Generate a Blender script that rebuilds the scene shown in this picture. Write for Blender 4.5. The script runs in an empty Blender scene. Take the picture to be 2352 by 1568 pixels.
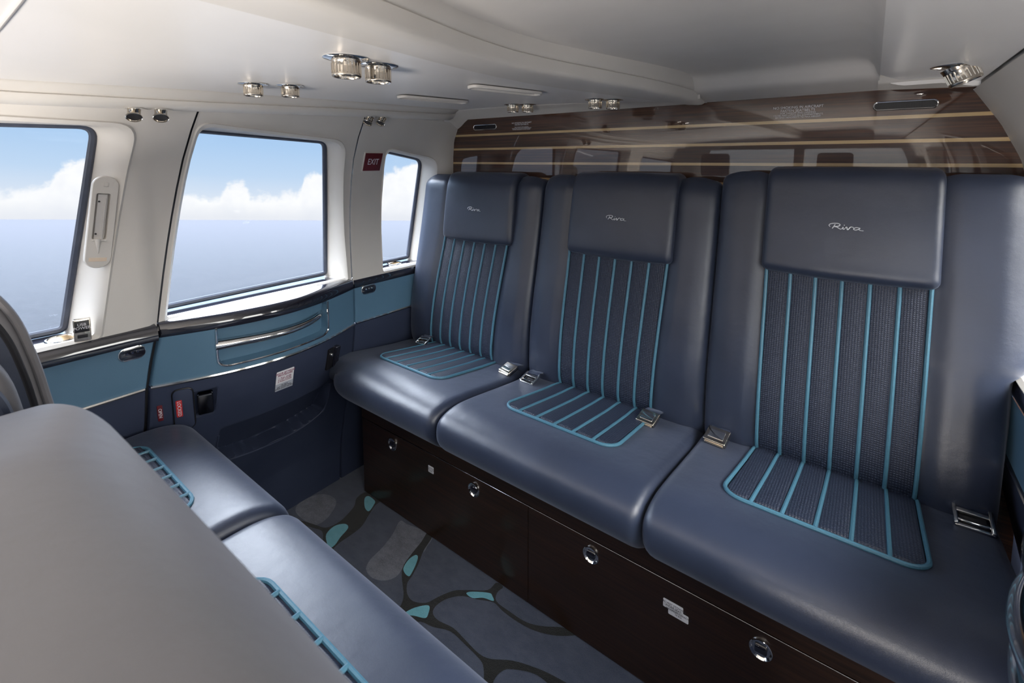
import bpy, bmesh, math, random
from mathutils import Vector, Matrix
from mathutils.geometry import tessellate_polygon
random.seed(4)
PI = math.pi
scene = bpy.context.scene
COL = scene.collection
# ------------------------------------------------------------------ camera
YAW, PITCH, FPX, CXP, CYP = 0.637953730, -0.0927096180, 1083.63545, 21.838346, -315.150429
EYE = Vector((0, 0, 1.1))
cam_d = bpy.data.cameras.new('camera'); cam = bpy.data.objects.new('camera', cam_d); COL.objects.link(cam)
cam_d.sensor_width = 36; cam_d.lens = FPX * 36 / 2352
cam_d.shift_x = -CXP / 2352; cam_d.shift_y = CYP / 2352
cam_d.clip_start = 0.01; cam_d.clip_end = 60000
cam.location = EYE; cam.rotation_euler = (PI / 2 + PITCH, 0, YAW)
scene.camera = cam
cam_d.dof.use_dof = True; cam_d.dof.focus_distance = 1.45; cam_d.dof.aperture_fstop = 9.0
scene.view_settings.view_transform = 'Standard'; scene.view_settings.look = 'None'
scene.view_settings.exposure = 0.0; scene.view_settings.gamma = 1
scene.view_settings.use_curve_mapping = False
RW = Matrix.Rotation(YAW, 3, 'Z') @ Matrix.Rotation(PITCH, 3, 'X')

def ray(px, py):
    return RW @ Vector(((px - 1176 - CXP) / FPX, 1, -(py - 784 - CYP) / FPX))
def on(px, py, ax, val):
    """world point that the measured photo position has on a plane (or curved surface) of the cabin"""
    d = ray(px, py)
    if not callable(val):
        return EYE + d * ((val - EYE[ax]) / d[ax])
    v = val(Vector((-1.2, .6, 1.0)))
    for _ in range(12):
        P = EYE + d * ((v - EYE[ax]) / d[ax]); v = val(P)
    return P
def floor_at(px, py): return on(px, py, 2, 0.0)

# ------------------------------------------------------------------ sky (world) - the aircraft is banked, so its 'up' is tilted
UP = Vector((-0.0725, 0.1040, 0.9919)).normalized()
world = bpy.data.worlds.new('sky'); scene.world = world; world.use_nodes = True
wt = world.node_tree; wt.nodes.clear()
class NB:
    def __init__(s, t): s.t = t
    def n(s, ty, **k):
        x = s.t.nodes.new(ty)
        for a, b in k.items(): setattr(x, a, b)
        return x
    def put(s, sock, v):
        if isinstance(v, bpy.types.NodeSocket): s.t.links.new(v, sock)
        else: sock.default_value = v
    def m(s, op, a, b=0.0, c=0.0, clamp=False):
        x = s.n('ShaderNodeMath', operation=op, use_clamp=clamp)
        s.put(x.inputs[0], a); s.put(x.inputs[1], b); s.put(x.inputs[2], c); return x.outputs[0]
    def dot(s, a, v):
        x = s.n('ShaderNodeVectorMath', operation='DOT_PRODUCT'); s.put(x.inputs[0], a); x.inputs[1].default_value = v
        return x.outputs['Value']
    def ramp(s, f, stops, interp='LINEAR'):
        x = s.n('ShaderNodeValToRGB'); x.color_ramp.interpolation = interp
        e = x.color_ramp.elements
        while len(e) > 1: e.remove(e[-1])
        for i, (p, c) in enumerate(stops):
            if i == 0: e[0].position = p; el = e[0]
            else: el = e.new(p)
            if isinstance(c, (int, float)): c = (c, c, c)
            el.color = tuple(c)[:3] + (1,)
        s.put(x.inputs[0], f); return x.outputs[0]
    def mix(s, f, a, b, mode='MIX'):
        x = s.n('ShaderNodeMix', data_type='RGBA', blend_type=mode)
        s.put(x.inputs[0], f)
        for k, v in ((6, a), (7, b)):
            if isinstance(v, tuple): v = v[:3] + (1,)
            s.put(x.inputs[k], v)
        return x.outputs[2]
    def noise(s, vec, scale, detail=4, rough=.5):
        x = s.n('ShaderNodeTexNoise'); s.put(x.inputs['Vector'], vec)
        x.inputs['Scale'].default_value = scale; x.inputs['Detail'].default_value = detail; x.inputs['Roughness'].default_value = rough
        return x.outputs[0]
    def smooth(s, f, a, b):
        x = s.n('ShaderNodeMapRange', interpolation_type='SMOOTHSTEP'); s.put(x.inputs[0], f)
        s.put(x.inputs[1], a); s.put(x.inputs[2], b); return x.outputs[0]
def lin(r, g, b):
    f = lambda c: (c / 255 / 12.92) if c / 255 <= .04045 else ((c / 255 + .055) / 1.055) ** 2.4
    return (f(r), f(g), f(b))
N = NB(wt)
geo = N.n('ShaderNodeNewGeometry')
inc = N.n('ShaderNodeVectorMath', operation='SCALE'); wt.links.new(geo.outputs['Incoming'], inc.inputs[0]); inc.inputs['Scale'].default_value = -1
D = inc.outputs[0]
E1 = Vector((-1, 0, 0)); E1 = (E1 - UP * E1.dot(UP)).normalized(); E2 = E1.cross(UP)   # outward (left) and towards the tail
if E2.y < 0: E2 = -E2
d_up = N.dot(D, UP); d_l = N.dot(D, E1); d_a = N.dot(D, E2)
elev = N.m('ARCSINE', d_up)
azi = N.m('ARCTAN2', d_a, d_l)
def azel(px, py):
    d = ray(px, py).normalized()
    return math.atan2(d.dot(E2), d.dot(E1)), math.asin(d.dot(UP))
# cloud-top heights (bank of cumulus along the horizon) against azimuth
tops = [(-200, 470), (-60, 440), (0, 437), (60, 432), (120, 420), (133, 385), (165, 367), (205, 362), (240, 380), (300, 430), (395, 462), (425, 448), (470, 443), (505, 452), (520, 428), (545, 422), (567, 430), (575, 447), (610, 446), (640, 450), (690, 440), (700, 408), (722, 393), (745, 402), (790, 420), (850, 425), (890, 402), (905, 392), (930, 380), (945, 365), (975, 360)]
A0, A1 = -.35, 1.0
stops = []
for px, py in tops:
    a, e = azel(px, py)
    stops.append(((a - A0) / (A1 - A0), max(e, 0) / .4))
aN = N.m('DIVIDE', N.m('SUBTRACT', azi, A0), A1 - A0)
top = N.m('MULTIPLY', N.ramp(aN, stops[:31]), .4)
cv = N.n('ShaderNodeCombineXYZ'); N.put(cv.inputs[0], azi); N.put(cv.inputs[1], elev)
n1 = N.noise(cv.outputs[0], 22, 8, .62); n2 = N.noise(cv.outputs[0], 9, 4, .55)
puff = N.m('MULTIPLY', N.m('SUBTRACT', n1, .5), .07)
edge = N.m('SUBTRACT', N.m('ADD', top, puff), elev)
cmask = N.smooth(edge, -.004, .012)
grad = N.ramp(N.m('MULTIPLY', elev, 1 / .4), [(0, lin(230, 232, 240)), (.07, lin(220, 228, 241)), (.2, lin(190, 213, 240)), (.34, lin(172, 203, 238)), (.5, lin(156, 192, 234)), (1, lin(140, 180, 228))])
cirrus = N.m('MULTIPLY', N.smooth(N.noise(cv.outputs[0], 5, 6, .6), .53, .72), .55)
skyc = N.mix(cirrus, grad, lin(214, 228, 243))
shade = N.ramp(N.m('ADD', N.m('MULTIPLY', edge, 5.0), N.m('MULTIPLY', N.m('SUBTRACT', n1, .5), 1.6)), [(0, lin(250, 250, 252)), (.35, lin(243, 244, 249)), (.8, lin(236, 238, 245)), (1, lin(240, 240, 245))])
skyc = N.mix(cmask, skyc, shade)
haze = N.smooth(elev, .035, -.002)
skyc = N.mix(N.m('MULTIPLY', haze, .8), skyc, lin(226, 229, 238))
# unseen sky above, right and ahead made extra bright to light the cabin
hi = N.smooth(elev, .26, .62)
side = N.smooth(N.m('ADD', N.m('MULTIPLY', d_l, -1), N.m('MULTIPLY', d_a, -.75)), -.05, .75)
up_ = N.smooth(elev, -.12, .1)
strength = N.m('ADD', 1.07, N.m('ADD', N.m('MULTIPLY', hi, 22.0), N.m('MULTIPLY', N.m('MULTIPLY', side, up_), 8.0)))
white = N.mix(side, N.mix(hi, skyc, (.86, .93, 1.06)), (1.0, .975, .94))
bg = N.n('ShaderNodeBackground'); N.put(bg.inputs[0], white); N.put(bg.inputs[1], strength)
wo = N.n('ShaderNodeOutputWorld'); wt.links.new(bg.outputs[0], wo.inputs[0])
world.cycles.sampling_method = 'MANUAL'; world.cycles.sample_map_resolution = 1024

# added fill lamp with no real source here, aimed up to brighten the headliner
bl = bpy.data.lights.new('added_fill_lamp', 'AREA'); bl.shape = 'RECTANGLE'; bl.size = 1.1; bl.size_y = .5; bl.energy = 42; bl.color = (1, .93, .86)
bo = bpy.data.objects.new('added_fill_lamp', bl); COL.objects.link(bo); bo.location = (-.45, -1.0, .42)
bo.rotation_euler = (Vector((-.75, .75, 1.30)) - Vector(bo.location)).to_track_quat('-Z', 'Y').to_euler()

# ------------------------------------------------------------------ materials
def mat(name, base=(.5, .5, .5), rough=.5, metal=0, spec=.5, coat=0, coat_r=.05, build=None, sheen=0):
    m = bpy.data.materials.new(name); m.use_nodes = True
    b = m.node_tree.nodes['Principled BSDF']
    b.inputs['Base Color'].default_value = tuple(base) + (1,); b.inputs['Roughness'].default_value = rough
    b.inputs['Metallic'].default_value = metal; b.inputs['Specular IOR Level'].default_value = spec
    b.inputs['Coat Weight'].default_value = coat; b.inputs['Coat Roughness'].default_value = coat_r
    if sheen:
        b.inputs['Sheen Weight'].default_value = sheen; b.inputs['Sheen Roughness'].default_value = .45; b.inputs['Sheen Tint'].default_value = (.72, .80, 1, 1)
    if coat and coat >= .9: b.inputs['Coat IOR'].default_value = 1.7
    if build: build(NB(m.node_tree), b)
    return m
def objco(n): return n.n('ShaderNodeTexCoord').outputs['Object']
def bump(n, b, h, dist, strength=1):
    x = n.n('ShaderNodeBump'); x.inputs['Distance'].default_value = dist; x.inputs['Strength'].default_value = strength
    n.put(x.inputs['Height'], h); n.t.links.new(x.outputs[0], b.inputs['Normal'])
def scaled(n, v, s):
    x = n.n('ShaderNodeVectorMath', operation='MULTIPLY'); n.put(x.inputs[0], v); x.inputs[1].default_value = s; return x.outputs[0]
def leather_nodes(c1, c2, grain=900):
    def f(n, b):
        co = objco(n)
        vo = n.n('ShaderNodeTexVoronoi', feature='DISTANCE_TO_EDGE'); n.put(vo.inputs['Vector'], co); vo.inputs['Scale'].default_value = grain
        big = n.noise(co, 9, 3)
        n.put(b.inputs['Base Color'], n.mix(n.smooth(big, .3, .7), c1, c2))
        bump(n, b, n.m('ADD', n.m('MULTIPLY', vo.outputs[0], .6), n.m('MULTIPLY', n.noise(co, 35, 4), 3.0)), .0004, .6)
    return f
NAVY = mat('navy_leather', rough=.37, spec=.7, build=leather_nodes((.0195, .0275, .054), (.025, .0345, .066)), sheen=.20)
def weave(n, b):
    co = objco(n)
    sp = n.n('ShaderNodeSeparateXYZ'); n.put(sp.inputs[0], co)
    fx = n.m('SINE', n.m('MULTIPLY', sp.outputs[0], 2 * PI / .0045))
    yz = n.m('ADD', sp.outputs[2], n.m('MULTIPLY', sp.outputs[1], 1.0))
    fz = n.m('SINE', n.m('MULTIPLY', yz, 2 * PI / .0045))
    h = n.m('MULTIPLY', n.m('ADD', fx, 1), n.m('ADD', fz, 1))
    n.put(b.inputs['Base Color'], n.mix(n.m('MULTIPLY', h, .25), (.014, .020, .042), (.046, .060, .098)))
    bump(n, b, h, .0006, .5)
TAUPE = mat('taupe_leather', rough=.42, spec=.6, build=leather_nodes((.135, .131, .138), (.155, .150, .158)), sheen=.2)
DCHROME = mat('smoked_chrome', (.16, .16, .17), .12, 1, build=lambda n, b: n.put(b.inputs['Roughness'], n.m('ADD', .10, n.m('MULTIPLY', n.noise(objco(n), 60, 2), .06))))
WEAVE = mat('woven_leather', rough=.48, build=weave)
def pipe_nodes(n, b):
    n.put(b.inputs['Base Color'], n.mix(n.smooth(n.noise(objco(n), 300, 3), .3, .7), (.058, .165, .240), (.068, .190, .275)))
PIPE = mat('teal_piping', rough=.45, build=pipe_nodes)
def dup_noise(c1, c2, sc=20, bd=.0002, bs=250):
    def f(n, b):
        co = objco(n)
        n.put(b.inputs['Base Color'], n.mix(n.smooth(n.noise(co, sc, 3), .3, .7), c1, c2))
        if bd: bump(n, b, n.noise(co, bs, 3), bd, .5)
    return f
TEAL = mat('teal_panel_leather', rough=.5, build=dup_noise((.098, .200, .300), (.106, .213, .318), 12, .0002, 500))
NAVYP = mat('navy_panel_cloth', rough=.55, build=dup_noise((.033, .044, .084), (.038, .050, .093), 12, .0002, 600))
LACQ = mat('dark_lacquer', rough=.12, coat=1, coat_r=.03, build=dup_noise((.012, .013, .022), (.015, .016, .027), 6, 0))
CREAM = mat('cream_lining', rough=.45, build=dup_noise((.70, .67, .625), (.73, .70, .655), 8, .0001, 300))
GREY = mat('grey_lining', rough=.40, build=dup_noise((.60, .58, .56), (.63, .61, .59), 8, .0001, 300))
SATIN = mat('satin_headliner', rough=.33, build=dup_noise((.80, .785, .765), (.83, .81, .79), 6, .0001, 200))
SUEDE = mat('taupe_headliner', rough=.65, build=dup_noise((.66, .635, .605), (.69, .665, .635), 10, .0002, 500))
CHROME = mat('chrome', (.86, .85, .83), .07, 1, build=lambda n, b: n.put(b.inputs['Roughness'], n.m('ADD', .05, n.m('MULTIPLY', n.noise(objco(n), 60, 2), .06))))
BRASS = mat('nickel', (.62, .56, .48), .16, 1, build=lambda n, b: n.put(b.inputs['Roughness'], n.m('ADD', .12, n.m('MULTIPLY', n.noise(objco(n), 80, 2), .1))))
BROWNMETAL = mat('bronze_well', (.42, .27, .12), .3, .8, build=dup_noise((.40, .25, .11), (.46, .30, .14), 60, 0))
BLACK = mat('black_plastic', rough=.4, build=dup_noise((.010, .010, .013), (.015, .015, .018), 50, 0))
GASKET = mat('window_gasket', rough=.35, build=dup_noise((.055, .065, .095), (.07, .08, .11), 40, 0))
WHITEP = mat('white_print', rough=.5, build=dup_noise((.80, .80, .84), (.84, .84, .88), 50, 0))
GREYP = mat('grey_print', rough=.5, build=dup_noise((.42, .45, .52), (.45, .48, .55), 50, 0))
REDP = mat('red_print', rough=.4, build=dup_noise((.58, .030, .032), (.62, .035, .038), 50, 0))
MAROON = mat('maroon_print', rough=.4, build=dup_noise((.135, .016, .024), (.155, .019, .028), 50, 0))
PINKTXT = mat('maroon_lettering', (.25, .03, .10), .5, build=dup_noise((.24, .03, .09), (.27, .035, .11), 50, 0))
SILVER = mat('silver_thread', rough=.35, metal=.3, build=dup_noise((.72, .74, .80), (.8, .82, .86), 200, 0))
DARKTXT = mat('dark_lettering', rough=.5, build=dup_noise((.02, .02, .04), (.03, .03, .05), 50, 0))
def wood_nodes(dark, light, stripes=False):
    def f(n, b):
        co = objco(n)
        g = n.noise(scaled(n, co, (6, 6, 240)), 1.0, 6, .65)
        g2 = n.noise(scaled(n, co, (1.2, 1.2, 30)), 1.0, 3)
        c = n.mix(n.smooth(g, .32, .7), dark, light)
        c = n.mix(n.m('MULTIPLY', n.smooth(g2, .4, .7), .5), c, dark)
        n.put(b.inputs['Base Color'], c)
        bump(n, b, n.noise(co, 5, 2), .0012, .12)
    return f
WOOD = mat('dark_wood_gloss', rough=.42, spec=.3, coat=.9, coat_r=.015, build=wood_nodes((.030, .009, .004), (.105, .038, .014)))
WOODM = mat('dark_wood_satin', rough=.34, coat=.35, coat_r=.12, build=wood_nodes((.015, .0075, .004), (.042, .018, .009)))
MAPLE = mat('maple_inlay', rough=.3, coat=1, coat_r=.02, build=wood_nodes((.52, .36, .16), (.66, .47, .24)))
def carpet_nodes(c1, c2, sp=0):
    def f(n, b):
        co = objco(n)
        fine = n.noise(co, 700, 3, .7); mid = n.noise(scaled(n, co, (30, 55, 30)), 1, 5, .6); big = n.noise(co, 9, 3)
        c = n.mix(n.smooth(n.m('ADD', n.m('MULTIPLY', mid, .6), n.m('MULTIPLY', big, .5)), .38, .72), c1, c2)
        c = n.mix(n.m('MULTIPLY', n.smooth(fine, .42, .7), .5), c, tuple(min(1, x * 1.7 + sp) for x in c2))
        n.put(b.inputs['Base Color'], c); bump(n, b, n.m('ADD', fine, mid), .002, .7)
        b.inputs['Sheen Weight'].default_value = .3
    return f
CARPET = mat('slate_carpet', rough=1, spec=.1, build=carpet_nodes((.040, .052, .088), (.066, .080, .122)))
CBLACK = mat('black_carpet', rough=1, spec=.05, build=carpet_nodes((.006, .007, .008), (.010, .011, .012)))
CTEAL = mat('teal_carpet', rough=1, spec=.1, build=carpet_nodes((.12, .36, .44), (.16, .43, .52)))
CGREY = mat('flecked_carpet', rough=1, spec=.1, build=carpet_nodes((.080, .087, .118), (.165, .175, .22), .05))
glass = bpy.data.materials.new('clear_glass'); glass.use_nodes = True
g = NB(glass.node_tree); glass.node_tree.nodes.clear()
tr = g.n('ShaderNodeBsdfTransparent'); tr.inputs[0].default_value = (.97, .985, .98, 1)
gl = g.n('ShaderNodeBsdfGlossy'); gl.inputs['Roughness'].default_value = .02
fr = g.n('ShaderNodeFresnel'); fr.inputs[0].default_value = 1.35
mx = g.n('ShaderNodeMixShader'); g.put(mx.inputs[0], g.m('MULTIPLY', fr.outputs[0], .3)); g.t.links.new(tr.outputs[0], mx.inputs[1]); g.t.links.new(gl.outputs[0], mx.inputs[2])
go = g.n('ShaderNodeOutputMaterial'); g.t.links.new(mx.outputs[0], go.inputs[0])
def sea_nodes(n, b):
    co = n.n('ShaderNodeTexCoord').outputs['Object']
    w = n.noise(scaled(n, co, (.16, .34, 0)), 1, 8, .7)
    w2 = n.noise(scaled(n, co, (.006, .014, 0)), 1, 4)
    w3 = n.noise(scaled(n, co, (.035, .085, 0)), 1, 6, .6)
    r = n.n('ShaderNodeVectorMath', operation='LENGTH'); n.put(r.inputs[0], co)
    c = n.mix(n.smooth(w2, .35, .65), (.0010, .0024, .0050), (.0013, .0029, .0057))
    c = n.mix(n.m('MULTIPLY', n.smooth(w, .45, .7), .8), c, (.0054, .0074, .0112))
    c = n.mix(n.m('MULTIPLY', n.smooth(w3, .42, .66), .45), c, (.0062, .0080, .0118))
    c = n.mix(n.m('SUBTRACT', 1.0, n.m('POWER', 2.718, n.m('MULTIPLY', r.outputs['Value'], -1 / 1800))), c, (.0068, .0066, .0108))  # distance haze painted into the water colour, growing with radius
    n.put(b.inputs['Base Color'], c)
    bump(n, b, w, 1.8, .4)
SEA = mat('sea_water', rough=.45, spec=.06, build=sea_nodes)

# ------------------------------------------------------------------ object helpers
def link(name, me, m, parent=None, smooth=True, loc=None):
    o = bpy.data.objects.new(name, me); COL.objects.link(o)
    for x in (m if isinstance(m, (list, tuple)) else [m]): me.materials.append(x)
    if smooth: me.shade_smooth()
    if parent is not None: o.parent = parent
    return o
def mesh(name, vs, fs, m, parent=None, smooth=True, mi=None, auto=None):
    me = bpy.data.meshes.new(name); me.from_pydata([tuple(v) for v in vs], [], fs)
    o = link(name, me, m, parent, smooth)
    if mi: me.polygons.foreach_set('material_index', mi)
    bm = bmesh.new(); bm.from_mesh(me); bmesh.ops.recalc_face_normals(bm, faces=bm.faces); bm.to_mesh(me); bm.free()
    if auto: me.set_sharp_from_angle(angle=math.radians(auto))
    return o
def tag(o, label, cat, group=None, kind=None):
    o['label'] = label; o['category'] = cat
    if group: o['group'] = group
    if kind: o['kind'] = kind
    return o
def thing(name, label, cat, group=None, loc=(0, 0, 0)):
    o = bpy.data.objects.new(name, None); COL.objects.link(o); o.empty_display_size = .05; o.location = loc
    return tag(o, label, cat, group)
def struct(o): o['kind'] = 'structure'; return o
def sempty(name):
    o = bpy.data.objects.new(name, None); COL.objects.link(o); o.empty_display_size = .05
    return struct(o)
class G:
    """geometry collector in world coordinates"""
    def __init__(s): s.v = []; s.f = []; s.mi = []
    def add(s, vs, fs, mi=0):
        b = len(s.v); s.v += [Vector(v) for v in vs]; s.f += [tuple(b + i for i in f) for f in fs]; s.mi += [mi] * len(fs)
    def box(s, lo, hi, bev=0, mi=0, M=None):
        lo = Vector(lo); hi = Vector(hi)
        bm = bmesh.new(); bmesh.ops.create_cube(bm, size=1)
        for v in bm.verts: v.co = Vector(((lo[i] + hi[i]) / 2 + v.co[i] * (hi[i] - lo[i]) for i in range(3)))
        if bev: bmesh.ops.bevel(bm, geom=bm.edges[:], offset=bev, segments=3, profile=.6, affect='EDGES')
        bm.verts.index_update()
        s.add([(M @ v.co if M else v.co) for v in bm.verts], [[v.index for v in f.verts] for f in bm.faces], mi); bm.free()
    def tube(s, pts, r, n=8, closed=False, mi=0, cap=True):
        pts = [Vector(p) for p in pts]; L = len(pts); vs = []
        prev = None
        for i, p in enumerate(pts):
            a = pts[(i - 1) % L] if (closed or i) else p; b = pts[(i + 1) % L] if (closed or i < L - 1) else p
            t = (b - a).normalized()
            if prev is None:
                prev = t.orthogonal().normalized()
            prev = (prev - t * prev.dot(t)).normalized(); q = t.cross(prev)
            rr = r(i / (L - 1)) if callable(r) else r
            for k in range(n):
                a_ = 2 * PI * k / n; vs.append(p + prev * (rr * math.cos(a_)) + q * (rr * math.sin(a_)))
        fs = []
        for i in range(L if closed else L - 1):
            j = (i + 1) % L
            for k in range(n): fs.append((i * n + k, i * n + (k + 1) % n, j * n + (k + 1) % n, j * n + k))
        if cap and not closed: fs += [tuple(range(n)), tuple((L - 1) * n + k for k in range(n))]
        s.add(vs, fs, mi)
    def lathe(s, prof, M, n=28, mi=0, flute=0):
        """prof: (radius, height) list; M places local z axis"""
        vs = []; L = len(prof)
        for (r, h) in prof:
            for k in range(n):
                a = 2 * PI * k / n; q = 1
                vs.append(M @ Vector((r * q * math.cos(a), r * q * math.sin(a), h)))
        fs = [(i * n + k, i * n + (k + 1) % n, (i + 1) * n + (k + 1) % n, (i + 1) * n + k) for i in range(L - 1) for k in range(n)]
        if prof[0][0] > 1e-6: fs.append(tuple(range(n)))
        if prof[-1][0] > 1e-6: fs.append(tuple((L - 1) * n + k for k in range(n)))
        s.add(vs, fs, mi)
    def grid(s, rows, mi=0, close_u=False):
        nu = len(rows[0]); vs = [p for r in rows for p in r]
        fs = [(i * nu + j, i * nu + (j + 1) % nu, (i + 1) * nu + (j + 1) % nu, (i + 1) * nu + j) for i in range(len(rows) - 1) for j in range(nu if close_u else nu - 1)]
        s.add(vs, fs, mi)
    def out(s, name, m, parent=None, smooth=True, auto=40):
        return mesh(name, s.v, s.f, m, parent, smooth, s.mi if any(s.mi) else None, auto)
def spline(pts, n, closed=False):
    """Catmull-Rom through pts (tuples), n samples per span"""
    P = [Vector(p) for p in pts]; L = len(P); o = []
    for i in range(L if closed else L - 1):
        g_ = (lambda k: P[k % L]) if closed else (lambda k: P[min(max(k, 0), L - 1)])
        a, b, c, d = g_(i - 1), g_(i), g_(i + 1), g_(i + 2)
        for k in range(n):
            t = k / n
            o.append(.5 * ((2 * b) + (c - a) * t + (2 * a - 5 * b + 4 * c - d) * t * t + (3 * b - a - 3 * c + d) * t ** 3))
    if not closed: o.append(P[-1])
    return o
def lerp(a, b, t): return a + (b - a) * t
def sst(a, b, x):
    t = min(1, max(0, (x - a) / (b - a))); return t * t * (3 - 2 * t)
def interp(tab, x):
    if x <= tab[0][0]: return tab[0][1]
    for (a, b), (c, d) in zip(tab, tab[1:]):
        if x <= c: return lerp(b, d, (x - a) / (c - a))
    return tab[-1][1]
def sinterp(tab, x, w=.02):
    return (interp(tab, x - w) + 2 * interp(tab, x) + interp(tab, x + w)) / 4
def slab(gx, prof, xl, xr, r, disp=None, nx=26, k=5):
    """sweep a closed (y,z) outline along x from xl(z) to xr(z), both ends rounded with radius r"""
    L = len(prof); cy = sum(p[0] for p in prof) / L; cz = sum(p[1] for p in prof) / L
    nor = []
    for i in range(L):
        a = Vector(prof[i - 1]); b = Vector(prof[(i + 1) % L]); t = (b - a).normalized(); nor.append(Vector((t.y, -t.x)))
    area = sum(prof[i - 1][0] * prof[i][1] - prof[i][0] * prof[i - 1][1] for i in range(L))
    if area < 0: nor = [-n for n in nor]
    st = []
    for i in range(k + 1):
        th = PI / 2 * i / k; st.append((r * (1 - math.cos(th)), r * (1 - math.sin(th)), -1))
    for i in range(1, nx): st.append((i / nx, 0, 0))
    for i in range(k, -1, -1):
        th = PI / 2 * i / k; st.append((r * (1 - math.cos(th)), r * (1 - math.sin(th)), 1))
    rows = []
    for d, ins, side in st:
        row = []
        for (y, z), n in zip(prof, nor):
            a, b = xl(z) , xr(z)
            x = a + d if side == -1 else (b - d if side == 1 else lerp(a + r, b - r, d))
            yy, zz = y - n.x * ins, z - n.y * ins
            if disp:
                q = disp((x - a) / (b - a), x, y, z, n) * (1 - ins / r); yy += n.x * q; zz += n.y * q
            row.append(Vector((x, yy, zz)))
        rows.append(row)
    b0 = len(gx.v); gx.grid(rows, close_u=True)
    for row, idx in ((rows[0], 0), (rows[-1], len(rows) - 1)):
        c = sum(row, Vector()) / L; ci = len(gx.v); gx.v.append(c)
        for j in range(L): gx.f.append((b0 + idx * L + j, b0 + idx * L + (j + 1) % L, ci)); gx.mi.append(0)
def text_mesh(s, size, M, name, m, parent, depth=.0003, align='CENTER', bold=0):
    cu = bpy.data.curves.new('lettering', 'FONT'); cu.body = s; cu.size = size; cu.align_x = align; cu.align_y = 'CENTER'; cu.extrude = depth; cu.offset = bold
    cu.space_line = .9
    o = bpy.data.objects.new('lettering', cu); COL.objects.link(o)
    bpy.context.view_layer.update()
    me = bpy.data.meshes.new_from_object(o.evaluated_get(bpy.context.evaluated_depsgraph_get()))
    bpy.data.objects.remove(o); bpy.data.curves.remove(cu)
    me.transform(M); me.materials.clear()
    return link(name, me, m, parent, smooth=False)
def frame_M(o, ex, ez):
    """matrix with local x along ex, local z (normal) along ez"""
    ex = Vector(ex).normalized(); ez = Vector(ez); ez = (ez - ex * ez.dot(ex)).normalized(); ey = ez.cross(ex)
    M = Matrix((ex, ey, ez)).transposed().to_4x4(); M.translation = Vector(o); return M
def rrect(w, h, r, k=6):
    o = []
    for cx, cy, a in ((w / 2 - r, h / 2 - r, 0), (-w / 2 + r, h / 2 - r, 90), (-w / 2 + r, -h / 2 + r, 180), (w / 2 - r, -h / 2 + r, 270)):
        for i in range(k + 1):
            t = math.radians(a + 90 * i / k); o.append((cx + r * math.cos(t), cy + r * math.sin(t)))
    return o
def plate(gx, outline, M, depth, bev=0, mi=0, base=0):
    """extruded outline on local z from base to depth, with a small bevelled front edge"""
    L = len(outline); c = Vector((sum(p[0] for p in outline) / L, sum(p[1] for p in outline) / L))
    rows = []
    for ins, z in ((0, base), (0, depth - bev), (bev * .3, depth - bev * .3), (bev, depth)) if bev else ((0, base), (0, depth)):
        row = []
        for i, p in enumerate(outline):
            a = Vector(outline[i - 1]); b = Vector(outline[(i + 1) % L]); t = (b - a); n = Vector((-t.y, t.x)).normalized() if t.length > 0 else Vector((0, 0))
            if n.dot(c - Vector(p)) < 0: n = -n
            q = Vector(p) + n * ins
            row.append(M @ Vector((q.x, q.y, z)))
        rows.append(row)
    b0 = len(gx.v); gx.grid(rows, mi, close_u=True)
    gx.f.append(tuple(b0 + (len(rows) - 1) * L + i for i in range(L))); gx.mi.append(mi)
    gx.f.append(tuple(b0 + i for i in range(L))); gx.mi.append(mi)

# ================================================================== SETTING
# ---- cabin wall sections (left side; the right side is its mirror image)
XU = [(.68, -1.313), (.874, -1.317), (.989, -1.308), (1.092, -1.290), (1.15, -1.266), (1.207, -1.236), (1.26, -1.195)]
XLW = [(0, -1.425), (.15, -1.41), (.35, -1.360), (.50, -1.322), (.575, -1.312), (.80, -1.310)]
def bow(y): return max(0, .077 * math.sin(PI * min(max((y - .33) / .54, 0), 1)))
def x_up(y, z, aft=1.0):
    x = sinterp(XU, z, .03)
    x += .014 * (1 - sst(.34, .352, y)) * (1 - sst(.8, 1.2, z))
    x += aft * lerp(.056, .008, sst(1.03, 1.23, z)) * sst(1.13, 1.25, y)
    return x
def x_low(y, z): return sinterp(XLW, z, .03) + bow(y) * sst(.12, .56, z)
def x_glass(z): return -1.392 + (z - .75) * .15
MIR = lambda P: Vector((-1.093 - P[0], P[1], P[2]))
IDN = lambda P: Vector(P)
def onU(px, py): return on(px, py, 0, lambda P: x_up(P.y, P.z))
def onL(px, py, off=0): return on(px, py, 0, lambda P: x_low(P.y, P.z) + off)
def onG(px, py): return on(px, py, 0, lambda P: x_glass(P.z))
seam_tab = sorted([(p.z, p.y) for p in [onU(459, 257), onU(437, 306), onU(388, 533), onU(366, 715), onL(350, 830), onL(340, 895), onL(337, 980)]])
seam_tab = [(0, seam_tab[0][1] - .03)] + seam_tab
def y_seam(z): return interp(seam_tab, z)
def rpoly(cor, r, k=6, m=8):
    """rounded polygon, same vertex structure for any four corners"""
    C_ = [Vector(c) for c in cor]; o = []; L = len(C_)
    arcs = []
    for i in range(L):
        p = C_[i]; a = (C_[i - 1] - p).normalized(); b = (C_[(i + 1) % L] - p).normalized()
        rr = r[i] if isinstance(r, (list, tuple)) else r
        A, B = p + a * rr, p + b * rr
        arcs.append([(1 - t) ** 2 * A + 2 * t * (1 - t) * p + t * t * B for t in [j / k for j in range(k + 1)]])
    for i in range(L):
        o += arcs[i]; e, f = arcs[i][-1], arcs[(i + 1) % L][0]
        o += [e.lerp(f, j / m) for j in range(1, m)]
    return o
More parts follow.
